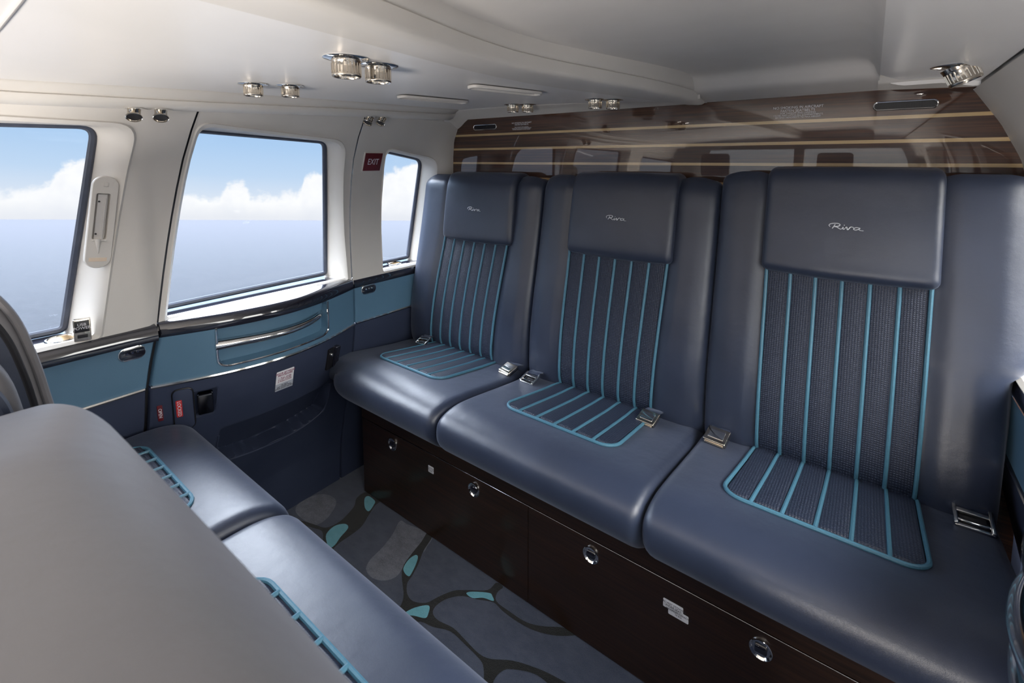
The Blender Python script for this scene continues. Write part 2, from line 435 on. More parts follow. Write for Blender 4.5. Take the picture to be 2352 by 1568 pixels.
def window_wall(T, y0, y1, z0, z1, outer, inner, parent_wall, wname, wall_parts, aft=1.0, mref=None, ro=.035, ri=.03):
    """lining panel with an opening; reveal, gasket and pane belong to the window"""
    z0 = .705                                           # lining and reveal run down behind the ledge
    R = rpoly([(y0(z0), z0), (y1(z0), z0), (y1(z1), z1), (y0(z1), z1)], .0006)
    outer = [(outer[0][0], .7215), (outer[1][0], .7215)] + list(outer[2:])
    O = rpoly(outer, ro); IG = rpoly(inner, ri); I = rpoly([(inner[0][0], .7215), (inner[1][0], .7215)] + list(inner[2:]), ri)
    xs = lambda p: x_up(p.x, p.y, aft)
    rows = []
    for j in range(7):
        t = j / 6; rows.append([T((xs(a.lerp(b, t)), a.lerp(b, t).x, a.lerp(b, t).y)) for a, b in zip(R, O)])
    wall_parts.grid(rows, close_u=True)
    win = sempty(wname)
    g_ = G(); rows = []
    c = sum(O, Vector((0, 0))) / len(O)
    P0 = [Vector((xs(a), a.x, a.y)) for a in O]
    PI_ = [Vector((x_glass(b.y), b.x, b.y)) for b in I]
    PG_ = [Vector((x_glass(b.y), b.x, b.y)) for b in IG]
    PA = [Vector((xs(a) + .003, lerp(a.x, c.x, .012), lerp(a.y, c.y, .012))) for a in O]
    PB = [Vector((xs(a) - .004, lerp(a.x, c.x, .04), lerp(a.y, c.y, .04))) for a in O]
    rows = [[T(p) for p in P0], [T(p) for p in PA], [T(p) for p in PB]]
    for t in (.33, .66, .93, 1): rows.append([T(p.lerp(q, t)) for p, q in zip(PB, PI_)])
    g_.grid(rows, close_u=True)
    g_.out('window_frame', CREAM, win)
    g_ = G(); g_.tube([T(p + Vector((.004, 0, 0))) for p in PG_], .0075, 8, closed=True); g_.out('gasket', GASKET, win)
    pl = G(); pl.add([T(p) for p in PI_], [tuple(range(len(PI_)))]); pl.out('pane', glass, win)
    # daylight portal of this opening
    ys = [p.y for p in PI_]; zs = [p.z for p in PI_]
    L = bpy.data.lights.new('daylight', 'AREA'); L.shape = 'RECTANGLE'; L.size = max(ys) - min(ys) + .02; L.size_y = max(zs) - min(zs) + .02
    L.cycles.is_portal = True
    lo = bpy.data.objects.new('daylight', L); COL.objects.link(lo)
    ce = T(((x_glass((max(zs) + min(zs)) / 2) - .012), (max(ys) + min(ys)) / 2, (max(zs) + min(zs)) / 2)); lo.location = ce
    inward = T((1, 0, 0)) - T((0, 0, 0)); lo.rotation_euler = Vector((inward.x, 0, -.15)).to_track_quat('-Z', 'Z').to_euler()
    return win
K_ = lambda v: (lambda z: v)
yz = lambda P: (P.y, P.z)
def strip(gx, T, y0, y1, z0, z1, fx, ny=60, nz=14, ret=.02, mi=0):
    """side panel whose y edges are wrapped outwards"""
    rows = []
    zs = [lerp(z0, z1, i / nz) for i in range(nz + 1)]
    for i, z in enumerate(zs):
        a, b = y0(z), y1(z); r = [T((fx(a, z) - ret, a, z)), T((fx(a, z) - .003, a, z))]
        for j in range(ny + 1):
            y = lerp(a + .002, b - .002, j / ny); r.append(T((fx(y, z), y, z)))
        r += [T((fx(b, z) - .003, b, z)), T((fx(b, z) - ret, b, z))]
        rows.append(r)
    gx.grid(rows, mi)
def sill(gx, T, y0, y1, ny=50):
    rows = []
    for j in range(ny + 1):
        y = lerp(y0, y1, j / ny); xf = -1.31 + bow(y) + (.022 if y1 < .36 else 0)
        rows.append([T((a, y, z)) for a, z in ((-1.43, .727), (-1.36, .7275), (xf - .022, .7265), (xf - .010, .7235), (xf - .003, .7165), (xf, .706), (xf + .001, .698), (xf - .002, .691), (xf - .008, .689), (-1.36, .689))])
    b0 = len(gx.v); gx.grid(rows); n_ = 10
    gx.f.append(tuple(b0 + i for i in range(n_))); gx.mi.append(0); gx.f.append(tuple(b0 + ny * n_ + i for i in range(n_))); gx.mi.append(0)

ZT = 1.235
def build_side(T, side, right):
    aft = -.1 if right else 1.0
    wp = G(); dp = G()
    TU = (lambda P: MIR(P) + Vector((.024 * sst(.76, 1.0, P[2]), 0, 0))) if right else T
    w1o = [(-.40, .733), yz(onU(236, 772)), yz(onU(325, 283)), (-.40, 1.186)]
    w1i = [(-.36, .737), yz(onG(147, 775)), yz(onG(217, 289)), (-.36, 1.160)]
    w1o[1] = (w1o[1][0], .731); w1i[1] = (w1i[1][0], .735)
    n0 = 4 if right else 0
    window_wall(TU, K_(-.46), lambda z: y_seam(z) - .002, .722, ZT, w1o, w1i, None, 'window_%d' % (n0 + 1), wp, aft, ro=[.01, .01, .045, .045], ri=[.01, .012, .03, .03])
    w2o = [(y_seam(.74) + .006, .731), (.852, .731), yz(onU(800, 322)), (y_seam(1.17) + .010, onU(470, 279).z)]
    gb = onG(368, 712); w2i = [(gb.y - .03, .738), yz(onG(746, 630)), yz(onG(744, 325)), (onG(455, 298).y - .025, onG(455, 298).z)]
    w2i[1] = (w2i[1][0], .740)
    window_wall(TU, lambda z: y_seam(z) + .002, K_(.862), .722, ZT, w2o, w2i, None, 'window_%d' % (n0 + 2), dp, aft, ro=[.008, .008, .05, .03], ri=[.008, .012, .022, .03])
    w3o = [(onU(880, 612).y - .004, .731), (1.19, .731), yz(onU(1006, 362)), yz(onU(889, 338))]
    w3i = [(onG(876, 600).y - .03, .738), (onG(934, 600).y, .738), yz(onG(965, 366)), (onG(890, 346).y - .02, onG(890, 346).z)]
    window_wall(TU, K_(.866), K_(1.256), .722, ZT, w3o, w3i, None, 'window_%d' % (n0 + 3), wp, aft, ro=[.008, .01, .04, .03], ri=[.01, .01, .03, .02])
    window_wall(TU, K_(-2.2), K_(-.46), .722, ZT, [(-1.45, .735), (-.60, .735), (-.60, 1.16), (-1.45, 1.12)], [(-1.42, .74), (-.63, .74), (-.64, 1.13), (-1.40, 1.09)], None, 'window_%d' % (n0 + 4), wp, aft)
    # lower lining, fore and aft of the door
    teal = G(); tl = G()
    ys = lambda d: (lambda z: y_seam(z) + d)
    low = G()
    strip(low, T, K_(-2.2), ys(-.004), 0, .575, lambda y, z: x_low(y, z))
    strip(low, T, K_(.869), K_(1.256), 0, .575, lambda y, z: x_low(y, z))
    # dark joint behind the seams
    joint = G()
    for za, zb, fx in ((0, .722, x_low), (.722, ZT, x_up)):
        T_ = TU if za else T
        strip(joint, T_, lambda z: y_seam(z) - .012, lambda z: y_seam(z) + .012, za, zb, lambda y, z: fx(y, z) - .014, 4, 12)
        strip(joint, T_, K_(.855), K_(.878), za, zb, lambda y, z: fx(y, z) - .014, 4, 12)
    wname = 'wall_right' if right else 'wall_left'
    wall = sempty(wname)
    wp.out('window_surround', CREAM, wall); low.out('lower_lining', NAVYP, wall); joint.out('joint_seal', BLACK, wall)
    for a, b in ((K_(-2.2), ys(-.004)), (K_(.869), K_(1.256))):
        t_ = G(); strip(t_, T, a, b, .579, .692, lambda y, z: x_low(y, z) + .001); t_.out('teal_panel', TEAL, wall)
        s_ = G(); y0, y1 = a(.7), b(.7); sill(s_, T, y0, y1); s_.out('sill_cap', LACQ, wall)
        c_ = G(); za = .577; c_.tube([T((x_low(y, za) + .001, y, za)) for y in [lerp(a(za) + .003, b(za) - .003, i / 30) for i in range(31)]], .0046, 8); c_.out('chrome_strip', CHROME, wall)
    # door
    door = sempty('door_2' if right else 'door_1')
    dp.out('window_surround', CREAM, door)
    s_ = G(); sill(s_, T, y_seam(.71) + .003, .865); s_.out('sill_cap', LACQ, door)
    cy0, cy1, cz0, cz1 = .452, .744, .594, .74
    def rec(y, z, d):
        cx, cz, hx, hz, r = (cy0 + cy1) / 2, (cz0 + cz1) / 2, (cy1 - cy0) / 2, (cz1 - cz0) / 2, .022
        qx, qz = abs(y - cx) - hx + r, abs(z - cz) - hz + r
        sd = math.hypot(max(qx, 0), max(qz, 0)) + min(max(qx, qz), 0) - r
        return -d * sst(0, .006, -sd)
    t_ = G(); strip(t_, T, ys(.004), K_(.864), .579, .692, lambda y, z: x_low(y, z) + .001 + rec(y, z, .026), 150, 36); t_.out('teal_panel', TEAL, door)
    c_ = G(); za = .577; c_.tube([T((x_low(y, za) + .001, y, za)) for y in [lerp(y_seam(za) + .005, .862, i / 40) for i in range(41)]], .0046, 8); c_.out('chrome_strip', CHROME, door)
    pth = [(cy0, .690), (cy0, .66), (cy0, .625), (cy0 + .003, .605), (cy0 + .018, .595)] + [(y, .594) for y in (.5, .55, .6, .65, .7)] + [(cy1 - .018, .595), (cy1 - .003, .605), (cy1, .625), (cy1, .66), (cy1, .690)]
    sp = spline(pth, 5); c_ = G(); c_.tube([T((x_low(p.x, p.y) + .002, p.x, p.y)) for p in sp], .0030, 8); c_.out('chrome_surround', CHROME, door)
    hd = spline([(cy0 + .001, .648, -.006), (.50, .6475, -.004), (.56, .646, .0), (.62, .646, .002), (.68, .648, -.002), (.72, .652, -.012), (.735, .655, -.026)], 6)
    c_ = G(); c_.tube([T((x_low(p.x, p.y) + p.z, p.x, p.y)) for p in hd], lambda t: lerp(.0125, .0075, t), 14); c_.out('pull_handle', CHROME, door)
    # lower door lining with map pocket
    pk = [Vector(p) for p in ((.462, .425), (.462, .30), (.60, .268), (.775, .300), (.775, .425))]
    def pocket(y, z):
        if not (.45 < y < .79): return 0
        zb = .312 - .026 * math.sin(PI * min(1, max(0, (y - .45) / .34)))
        zt = .418 + .012 * (y - .6)
        m = sst(0, .010, z - zb) * sst(0, .012, zt - z) * sst(0, .012, y - .462) * sst(0, .012, .778 - y)
        return -m * lerp(.022, .066, min(1, max(0, (zt - z) / .12)))
    def latchrec(y, z):
        a, b = onL(450, 955), onL(492, 893)
        cx, cz, hx, hz, r = .5 * (a.y + b.y) + .0, .5 * (a.z + b.z), .5 * (b.y - a.y) + .006, .5 * (b.z - a.z) + .004, .008
        qx, qz = abs(y - cx) - hx + r, abs(z - cz) - hz + r
        sd = math.hypot(max(qx, 0), max(qz, 0)) + min(max(qx, qz), 0) - r
        return -.014 * sst(0, .005, -sd)
    lw = G(); strip(lw, T, ys(.004), K_(.864), .0, .575, lambda y, z: x_low(y, z) + pocket(y, z) + latchrec(y, z), 150, 150); lw.out('lower_lining', NAVYP, door)
    return wall, door
def surfM(P, px=None, off=0, fx=x_low, T=IDN):
    """local frame on the side wall: x along +y of the cabin, y upwards, z into the cabin"""
    y, z = P.y, P.z; e = .004
    ty = Vector((fx(y + e, z) - fx(y - e, z), 2 * e, 0)).normalized(); tz = Vector((fx(y, z + e) - fx(y, z - e), 0, 2 * e)).normalized()
    n = -ty.cross(tz)
    if n.x < 0: n = -n
    o = Vector((fx(y, z), y, z)) + n.normalized() * off
    M = Matrix((ty, n.cross(ty), n)).transposed().to_4x4(); M.translation = o
    return M
wall_l, door_l = build_side(IDN, 'left', False)
wall_r, door_r = build_side(MIR, 'right', True)
g_ = G(); g_.tube(spline([tuple(on(x, y, 0, .186)) for x, y in ((2328, 1392), (2322, 1430), (2308, 1480), (2296, 1540), (2292, 1600), (2300, 1660))], 6), lambda t: .004 + .010 * math.sin(PI * min(1, .12 + t * .8)), 14); g_.out('leather_edge', NAVY, door_r)
g_ = G(); g_.tube(spline([tuple(on(x, y, 0, .180)) for x, y in ((2306, 1468), (2303, 1500), (2299, 1550), (2300, 1620))], 6), .0035, 8); g_.out('chrome_trim', CHROME, door_r)

# ---- fittings that belong to the left door
def door_plate(name, px0, px1, m, parent, depth, r, bev=.001, fx=x_low, on_=onL, off=0):
    a, b = on_(*px0), on_(*px1); c = (a + b) / 2
    g_ = G(); plate(g_, rrect(abs(b.y - a.y), abs(b.z - a.z), r), surfM(c, fx=fx, off=off), depth, bev); return g_.out(name, m, parent), surfM(c, fx=fx, off=off), abs(b.y - a.y), abs(b.z - a.z)
ac_, M_, w_, h_ = door_plate('access_cover', (396, 990), (447, 886), NAVYP, door_l, .004, .012, .002)
g_ = G(); g_.tube([M_ @ Vector((*p, .0006)) for p in rrect(w_ + .002, h_ + .002, .013)], .0016, 6, closed=True); g_.out('joint_seal', BLACK, ac_)
pk_ = spline([(.462, .395), (.462, .335), (.468, .306), (.50, .296), (.56, .288), (.62, .284), (.68, .286), (.73, .296), (.765, .312), (.777, .335), (.779, .37), (.777, .412)], 5)
g_ = G(); g_.tube([Vector((x_low(p.x, p.y) + .001, p.x, p.y)) for p in pk_], .0026, 8); g_.out('pocket_welt', NAVYP, door_l)
p_, M_, w_, h_ = door_plate('inner_latch', (452, 952), (492, 897), DCHROME, door_l, .017, .004, .003, off=-.010)
g_ = G(); plate(g_, rrect(w_ * 1.0, .004, .0015), M_ @ Matrix.Translation((0, h_ / 2 - .002, .009)), .003, .0005); g_.out('latch_edge', CHROME, p_)
for a, b, m_, s_ in (((361, 968), (375, 929), MAROON, 'OPEN'), ((404, 957), (420, 915), REDP, 'LOCKED')):
    p_, M_, w_, h_ = door_plate('placard', a, b, m_, door_l, .0012 if m_ is MAROON else .0048, .002, .0004)
    text_mesh(s_, w_ * .85 if s_ == 'LOCKED' else w_ * .9, M_ @ Matrix.Translation((0, 0, .0014 if m_ is MAROON else .005)) @ Matrix.Rotation(-PI / 2, 4, 'Z') @ Matrix.Scale(1.0 if s_ == 'LOCKED' else 1.0, 4), 'lettering', WHITEP, p_)
    p_['label'] = 'red placard with white letters reading ' + s_
p_, M_, w_, h_ = door_plate('placard', (630, 900), (675, 840), WHITEP, door_l, .0010, .002, .0003)
p_['label'] = 'white and grey instruction placard with small lettering'
g_ = G(); plate(g_, rrect(w_, h_ * .36, .001), M_ @ Matrix.Translation((0, -h_ * .32, .0008)), .0006, .0001); g_.out('grey_field', GREYP, p_)
text_mesh('DOOR JETTISON\nPROCEDURE', h_ * .115, M_ @ Matrix.Translation((0, h_ * .33, .0012)), 'lettering', PINKTXT, p_, bold=.0001)
text_mesh('1. PULL LEVER\n2. LIFT COVER\n3. PUSH DOOR', h_ * .095, M_ @ Matrix.Translation((0, h_ * .05, .0012)), 'lettering', PINKTXT, p_)
text_mesh('TO EXIT\nLIFT COVER PULL\nDOOR LOCK HANDLE', h_ * .085, M_ @ Matrix.Translation((0, -h_ * .32, .0016)), 'lettering', DARKTXT, p_)
# black bracket at the aft end of the door
p_, M_, w_, h_ = door_plate('door_bracket', (746, 850), (764, 796), BLACK, door_l, .006, .003, .001)
g_ = G(); plate(g_, rrect(.018, h_ * 1.0, .003), M_ @ Matrix.Translation((w_ / 2 + .010, .002, 0)), .013, .002)
g_.out('latch_block', LACQ, p_)
g_ = G(); g_.lathe([(0, .009), (.004, .009), (.005, .006), (.005, 0)], M_ @ Matrix.Translation((-.002, h_ * .25, .003)), 16); g_.out('bolt', CHROME, p_)

# ---- bulkhead behind the main bench
wb = G(); YB = 1.254
bands = [.30]
for zc_ in (1.0412, 1.0902, 1.1395, 1.1885): bands += [zc_ - .0036, zc_ + .0036]
bands += [1.262]
for i, (a, b) in enumerate(zip(bands, bands[1:])):
    wb.add([(-1.30, YB, a), (.26, YB, a), (.26, YB, b), (-1.30, YB, b)], [(0, 1, 2, 3)], i % 2)
wb.add([(-1.45, YB + .01, .72), (.4, YB + .01, .72), (.4, YB + .01, 1.37), (-1.45, YB + .01, 1.37)], [(0, 1, 2, 3)], 2)
wb.add([(-1.45, YB + .01, 0), (.4, YB + .01, 0), (.4, YB + .01, .72), (-1.45, YB + .01, .72)], [(0, 1, 2, 3)], 3)
wall_b = struct(wb.out('wall_back', [WOOD, MAPLE, CREAM, NAVYP], smooth=False, auto=None))
def wall_text(lines, px, size, m=WHITEP):
    P = on(px[0], px[1], 1, YB); M = frame_M(P + Vector((0, -.0006, 0)), (1, 0, 0), (0, -1, 0))
    return text_mesh(lines, size, M, 'placard_lettering', m, wall_b, .0001)
text1 = 'NO SMOKING IN AIRCRAFT\nFASTEN SEATBELTS'
text2 = 'FOR TAKEOFF AND LANDING\nCLOSE AND LATCH ALL COMPARTMENTS\nEXTEND HEADRESTS TO MAX HEIGHT'
for c, k in (((1832, 250), 1.0), ((1198, 284), .80)):
    wall_text(text1, c, .0080 * k); wall_text(text2, (c[0], c[1] + 14 * (1 if k == 1 else .75)), .0052 * k)

# ---- ceiling
BX = [(-2.3, -.40), (0, -.415), (.254, -.430), (.389, -.450), (.50, -.468), (.614, -.474), (.74, -.452), (.853, -.421), (.979, -.384), (1.10, -.360), (1.26, -.345)]
CX_ = [(-2.3, -.53), (0, -.545), (.314, -.560), (.427, -.570), (.524, -.583), (.66, -.590), (.807, -.585), (.95, -.545), (1.171, -.455), (1.26, -.43)]
bxs = lambda y: (interp(BX, y - .08) + 2 * interp(BX, y) + interp(BX, y + .08)) / 4
cxs = lambda y: (interp(CX_, y - .08) + 2 * interp(CX_, y) + interp(CX_, y + .08)) / 4
ZL = [(-2.3, 1.225), (.124, 1.231), (.383, 1.245), (.763, 1.259), (1.219, 1.273), (1.3, 1.275)]
ZRR = [(-2.3, 1.262), (.1, 1.262), (1.2, 1.252), (1.3, 1.251)]
def zc(x, y):
    s = min(1.2, max(0, (x + 1.15) / .65))
    return lerp(interp(ZL, y), interp(ZRR, y), s) + .006 * math.sin(PI * min(1, s))
def onC(px, py, off=0): return on(px, py, 2, lambda P: (zc(P.x, P.y) if P.x < -.2 else 1.2545) + off)
YE = 1.195
ys_ = [lerp(-2.3, YE, i / 90) for i in range(91)]
ceil = sempty('ceiling')
g_ = G(); rows = []
for y in ys_:
    r = [Vector((lerp(-1.1435, cxs(y), j / 24), y, zc(lerp(-1.1435, cxs(y), j / 24), y))) for j in range(25)]
    r = [r[0] + Vector((-.002, 0, .012)), r[0] + Vector((-.0015, 0, .002))] + r
    rows.append(r)
g_.grid(rows); g_.out('side_panel', SATIN, ceil)
ZREC = 1.300
g_ = G(); rows = []
ys2 = [lerp(-2.3, 1.246, i / 100) for i in range(101)]
for y in ys2:
    a, b = cxs(y), bxs(y); z0 = zc(a, min(y, YE)); w = b - a
    prof = [(a, z0), (a + w * .12, z0 - .0005), (a + w * .3, z0 - .004), (a + w * .55, z0 - .0085), (a + w * .8, z0 - .0105), (b - .008, z0 - .0100), (b - .002, z0 - .0070), (b, z0 - .002), (b + .001, z0 + .006), (b + .002, z0 + .014), (b - .001, z0 + .016), (b + .003, z0 + .018), (b + .005, z0 + .028), (b + .008, ZREC + .004)]
    rows.append([Vector((x, y, z)) for x, z in prof])
g_.grid(rows)
g_.add([rows[-1][i] for i in range(14)] + [Vector((cxs(1.246), 1.2462, ZREC + .004))], [tuple(range(15))])
g_.out('curved_rib', CREAM, ceil, auto=60)
g_ = G(); XR0 = .002
rr_ = [(XR0 - .055, ZREC), (XR0 - .035, ZREC - .002), (XR0 - .02, ZREC - .008), (XR0 - .010, ZREC - .018), (XR0 - .004, ZREC - .032), (XR0, 1.262)]
rows = []
for y in [lerp(-2.3, 1.09, i / 40) for i in range(41)] + [1.11, 1.13, 1.145, 1.155, 1.165, 1.175, 1.19, 1.21, 1.235, 1.2545]:
    rz = interp([(1.09, 0), (1.13, .003), (1.145, .008), (1.155, .017), (1.165, .030), (1.175, .037), (1.19, .041), (1.21, .045), (1.235, .050), (1.2545, .054)], y)
    xa = bxs(y) - .01
    r = [Vector((lerp(xa, XR0 - .08, j / 16), y, ZREC - rz)) for j in range(17)]
    for x, z in rr_: r.append(Vector((x, y, min(z, ZREC - rz))))
    rows.append(r)
g_.grid(rows); g_.out('centre_panel', SUEDE, ceil, auto=80)
g_ = G(); rows = []
for i in range(61):
    y = lerp(-2.3, YE, i / 60); c_ = sst(YE - .06, YE, y)
    x0 = XR0 + .018 * (1 - math.sqrt(max(0, 1 - c_ ** 2))) if c_ > 0 else XR0
    rows.append([Vector((lerp(x0, .150, j / 12), y, 1.2555 + (.006 * (1 - sst(0, .14, j / 12))) - .010 * sst(.55, 1, j / 12))) for j in range(13)])
rows.append([v + Vector((0, .004, -.002)) for v in rows[-1]]); rows.append([v + Vector((0, .001, -.008)) for v in rows[-1]])
g_.grid(rows); g_.out('side_panel', SATIN, ceil)
g_ = G(); g_.box((-1.5, -2.4, 1.365), (.45, 1.30, 1.38)); g_.box((-1.5, -2.4, 1.235), (-1.225, 1.30, 1.37)); g_.box((.155, -2.4, 1.243), (.45, 1.30, 1.37)); g_.out('light_block_skin', CREAM, ceil, smooth=False, auto=None)  # unseen hull plates added to block light above the lining
# left rail moulding
g_ = G(); rows = []
ZB = [(-2.3, 1.190), (.127, 1.196), (.397, 1.206), (.795, 1.224), (1.233, 1.241)]
for y in [lerp(-2.3, 1.19, i / 60) for i in range(61)] + [1.197, 1.201]:
    zb, zt = interp(ZB, y), interp(ZL, y); s_ = 0 if y < 1.195 else (y - 1.19) * 1.5
    rows.append([Vector((x, y, z + s_)) for x, z in ((-1.245, zb + .012), (-1.222, zb + .003), (-1.205, zb), (-1.190, zb + .001), (-1.178, zb + .0055), (-1.171, zb + .012), (-1.169, zb + .0175), (-1.172, zb + .0195), (-1.160, zb + .027), (-1.156, zt - .005), (-1.152, zt - .002), (-1.151, zt + .003), (-1.155, zt + .03))])
g_.grid(rows)
rail = struct(g_.out('trim_1', CREAM, auto=60))
# cove between ceiling and bulkhead
g_ = G(); rows = []
for i in range(60):
    x = lerp(-1.26, -.345, i / 59); z0 = zc(max(x, -1.16), YE); z1_ = 1.2455
    if x < -1.16: z0 = lerp(z0, 1.235, min(1, (-1.16 - x) / .05))
    if x < -1.17: z1_ = lerp(1.2455, 1.215, min(1, (-1.17 - x) / .04))
    rows.append([Vector((x, YE - .004, z0 + .012)), Vector((x, YE, z0 + .001))] + [Vector((x, lerp(YE, YB - .001, t), lerp(z0, z1_, t) + .004 * math.sin(PI * t) - .001)) for t in (.15, .4, .7, 1)] + [Vector((x, YB - .001, 1.29))])
g_.grid(rows); struct(g_.out('trim_2', CREAM, auto=60))
g_ = G(); rows = []
for i in range(30):
    x = lerp(0, .19, i / 29); z1_ = lerp(1.2460, 1.2385, i / 29)
    rows.append([Vector((x, YE - .006, 1.270)), Vector((x, YE + .001, 1.2535))] + [Vector((x, lerp(YE, YB - .001, t), lerp(1.2525, z1_, t))) for t in (.2, .5, 1)] + [Vector((x, YB - .001, 1.29))])
g_.grid(rows); struct(g_.out('trim_3', CREAM, auto=60))
# header seam at the front of the left ceiling
g_ = G(); a = onC(0, 58); b = onC(46, 0); d = (b - a).normalized()
g_.tube([a + d * t + Vector((0, 0, .0)) for t in (-.35, -.1, 0, .1, .4)], .0028, 8); struct(g_.out('trim_4', GREY))

# ---- floor with its carpet pattern
cq = lambda x, y: floor_at(700 + x / 2.931, 1033 + y / 2.931)
fl = G()
fl.add([(-1.46, -2.4, 0), (.40, -2.4, 0), (.40, 1.27, 0), (-1.46, 1.27, 0)], [(0, 1, 2, 3)], 0)
def patch(pts, mi, z, sm=True):
    p = [cq(*q) for q in pts]
    if sm: p = spline([(v.x, v.y, 0) for v in p], 4, True)
    p = [Vector((v.x, v.y, z)) for v in p]
    tris = tessellate_polygon([p]); fl.add(p, [tuple(t) for t in tris], mi)
patch([(-60, 420), (-40, 360), (30, 320), (110, 298), (180, 312), (212, 350), (190, 410), (140, 470), (80, 505), (20, 490)], 3, .0005)
patch([(640, 480), (690, 500), (820, 560), (780, 640), (735, 710), (670, 780), (620, 850), (540, 880), (455, 862), (413, 805), (440, 740), (520, 660), (590, 570)], 3, .0005)
patch([(845, 585), (857, 600), (825, 650), (800, 690), (806, 630)], 3, .0005)
patch([(-80, 470), (0, 483), (70, 505), (145, 524), (240, 480), (330, 385), (350, 325), (420, 285), (510, 335), (470, 380), (425, 450), (370, 530), (230, 630), (165, 692), (122, 660), (120, 555), (60, 528), (0, 512), (-80, 500)], 1, .001)
patch([(825, 560), (858, 585), (800, 680), (765, 770), (722, 850), (690, 900), (690, 970), (730, 1020), (820, 1030), (900, 990), (1000, 950), (1090, 945), (1230, 945), (1290, 895), (1335, 925), (1297, 960), (1290, 1020), (1380, 1090), (1490, 1160), (1600, 1188), (1740, 1198), (1830, 1245), (1700, 1252), (1560, 1222), (1440, 1164), (1330, 1084), (1270, 1028), (1160, 1008), (1060, 985), (960, 1003), (885, 1050), (862, 1100), (900, 1150), (1000, 1200), (1080, 1280), (1170, 1370), (1250, 1408), (1400, 1420), (1560, 1470), (1680, 1525), (1800, 1600), (1720, 1640), (1560, 1515), (1400, 1478), (1330, 1490), (1270, 1560), (1260, 1700), (1190, 1700), (1205, 1560), (1200, 1450), (1160, 1392), (1080, 1312), (980, 1224), (860, 1192), (780, 1158), (690, 1168), (560, 1130), (630, 1070), (658, 1020), (665, 960), (653, 850), (665, 780), (720, 700), (785, 620)], 1, .001)
patch([(145, 570), (200, 515), (270, 500), (292, 528), (240, 590), (205, 640), (165, 665), (150, 630)], 2, .0015)
patch([(403, 330), (430, 313), (472, 345), (465, 372), (432, 415), (405, 390)], 2, .0015)
patch([(665, 795), (700, 740), (745, 710), (762, 725), (745, 780), (715, 840), (698, 853), (672, 830)], 2, .0015)
patch([(668, 1107), (740, 1065), (835, 1050), (830, 1110), (808, 1135), (740, 1120)], 2, .0015)
patch([(1088, 968), (1130, 957), (1240, 965), (1262, 985), (1270, 1020), (1200, 998), (1130, 1000)], 2, .0015)
floor = struct(mesh('floor', fl.v, fl.f, [CARPET, CBLACK, CTEAL, CGREY], None, False, fl.mi))
me = floor.data
for p in me.polygons:
    if p.normal.z < 0: p.flip()

# ---- cockpit end of the cabin (seen mirrored in the polished bulkhead)
fr_ = G(); fr_.box((-1.46, -2.42, 0), (.40, -2.30, .78), .01); fr_.box((-1.46, -2.42, 1.20), (.40, -2.30, 1.37), .01)
for x in (-1.46, -.57, .32): fr_.box((x, -2.42, .7), (x + .08, -2.34, 1.3), .01)
wall_f = struct(fr_.out('wall_front', GREY, auto=40))
wf = sempty('window_9'); g_ = G(); g_.box((-1.40, -2.385, .77), (.34, -2.38, 1.21)); g_.out('pane', glass, wf, False, None)
L = bpy.data.lights.new('daylight', 'AREA'); L.shape = 'RECTANGLE'; L.size = 1.8; L.size_y = .44; L.cycles.is_portal = True
lo = bpy.data.objects.new('daylight', L); COL.objects.link(lo); lo.location = (-.53, -2.43, .99); lo.rotation_euler = (-PI / 2, 0, 0); lo.rotation_euler = Vector((0, 1, 0)).to_track_quat('-Z', 'Z').to_euler()

# ---- sea far below the banked aircraft
sg = G(); S_ = 50000; q = UP.to_track_quat('Z', 'Y'); base = EYE - UP * 60
ring = []
nr, na = 36, 72
vs = [base]; fs = []
for i in range(1, nr + 1):
    r = 40 * (S_ / 40) ** (i / nr)
    for k in range(na): vs.append(base + q @ Vector((r * math.cos(2 * PI * k / na), r * math.sin(2 * PI * k / na), 0)))
for k in range(na): fs.append((0, 1 + k, 1 + (k + 1) % na))
for i in range(nr - 1):
    for k in range(na): fs.append((1 + i * na + k, 1 + (i + 1) * na + k, 1 + (i + 1) * na + (k + 1) % na, 1 + i * na + (k + 1) % na))
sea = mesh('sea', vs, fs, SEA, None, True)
tag(sea, 'calm pale blue sea stretching to the horizon outside the windows', 'sea', kind='stuff')
for p in sea.data.polygons: pass
if sea.data.polygons[0].normal.dot(UP) < 0: sea.data.flip_normals()

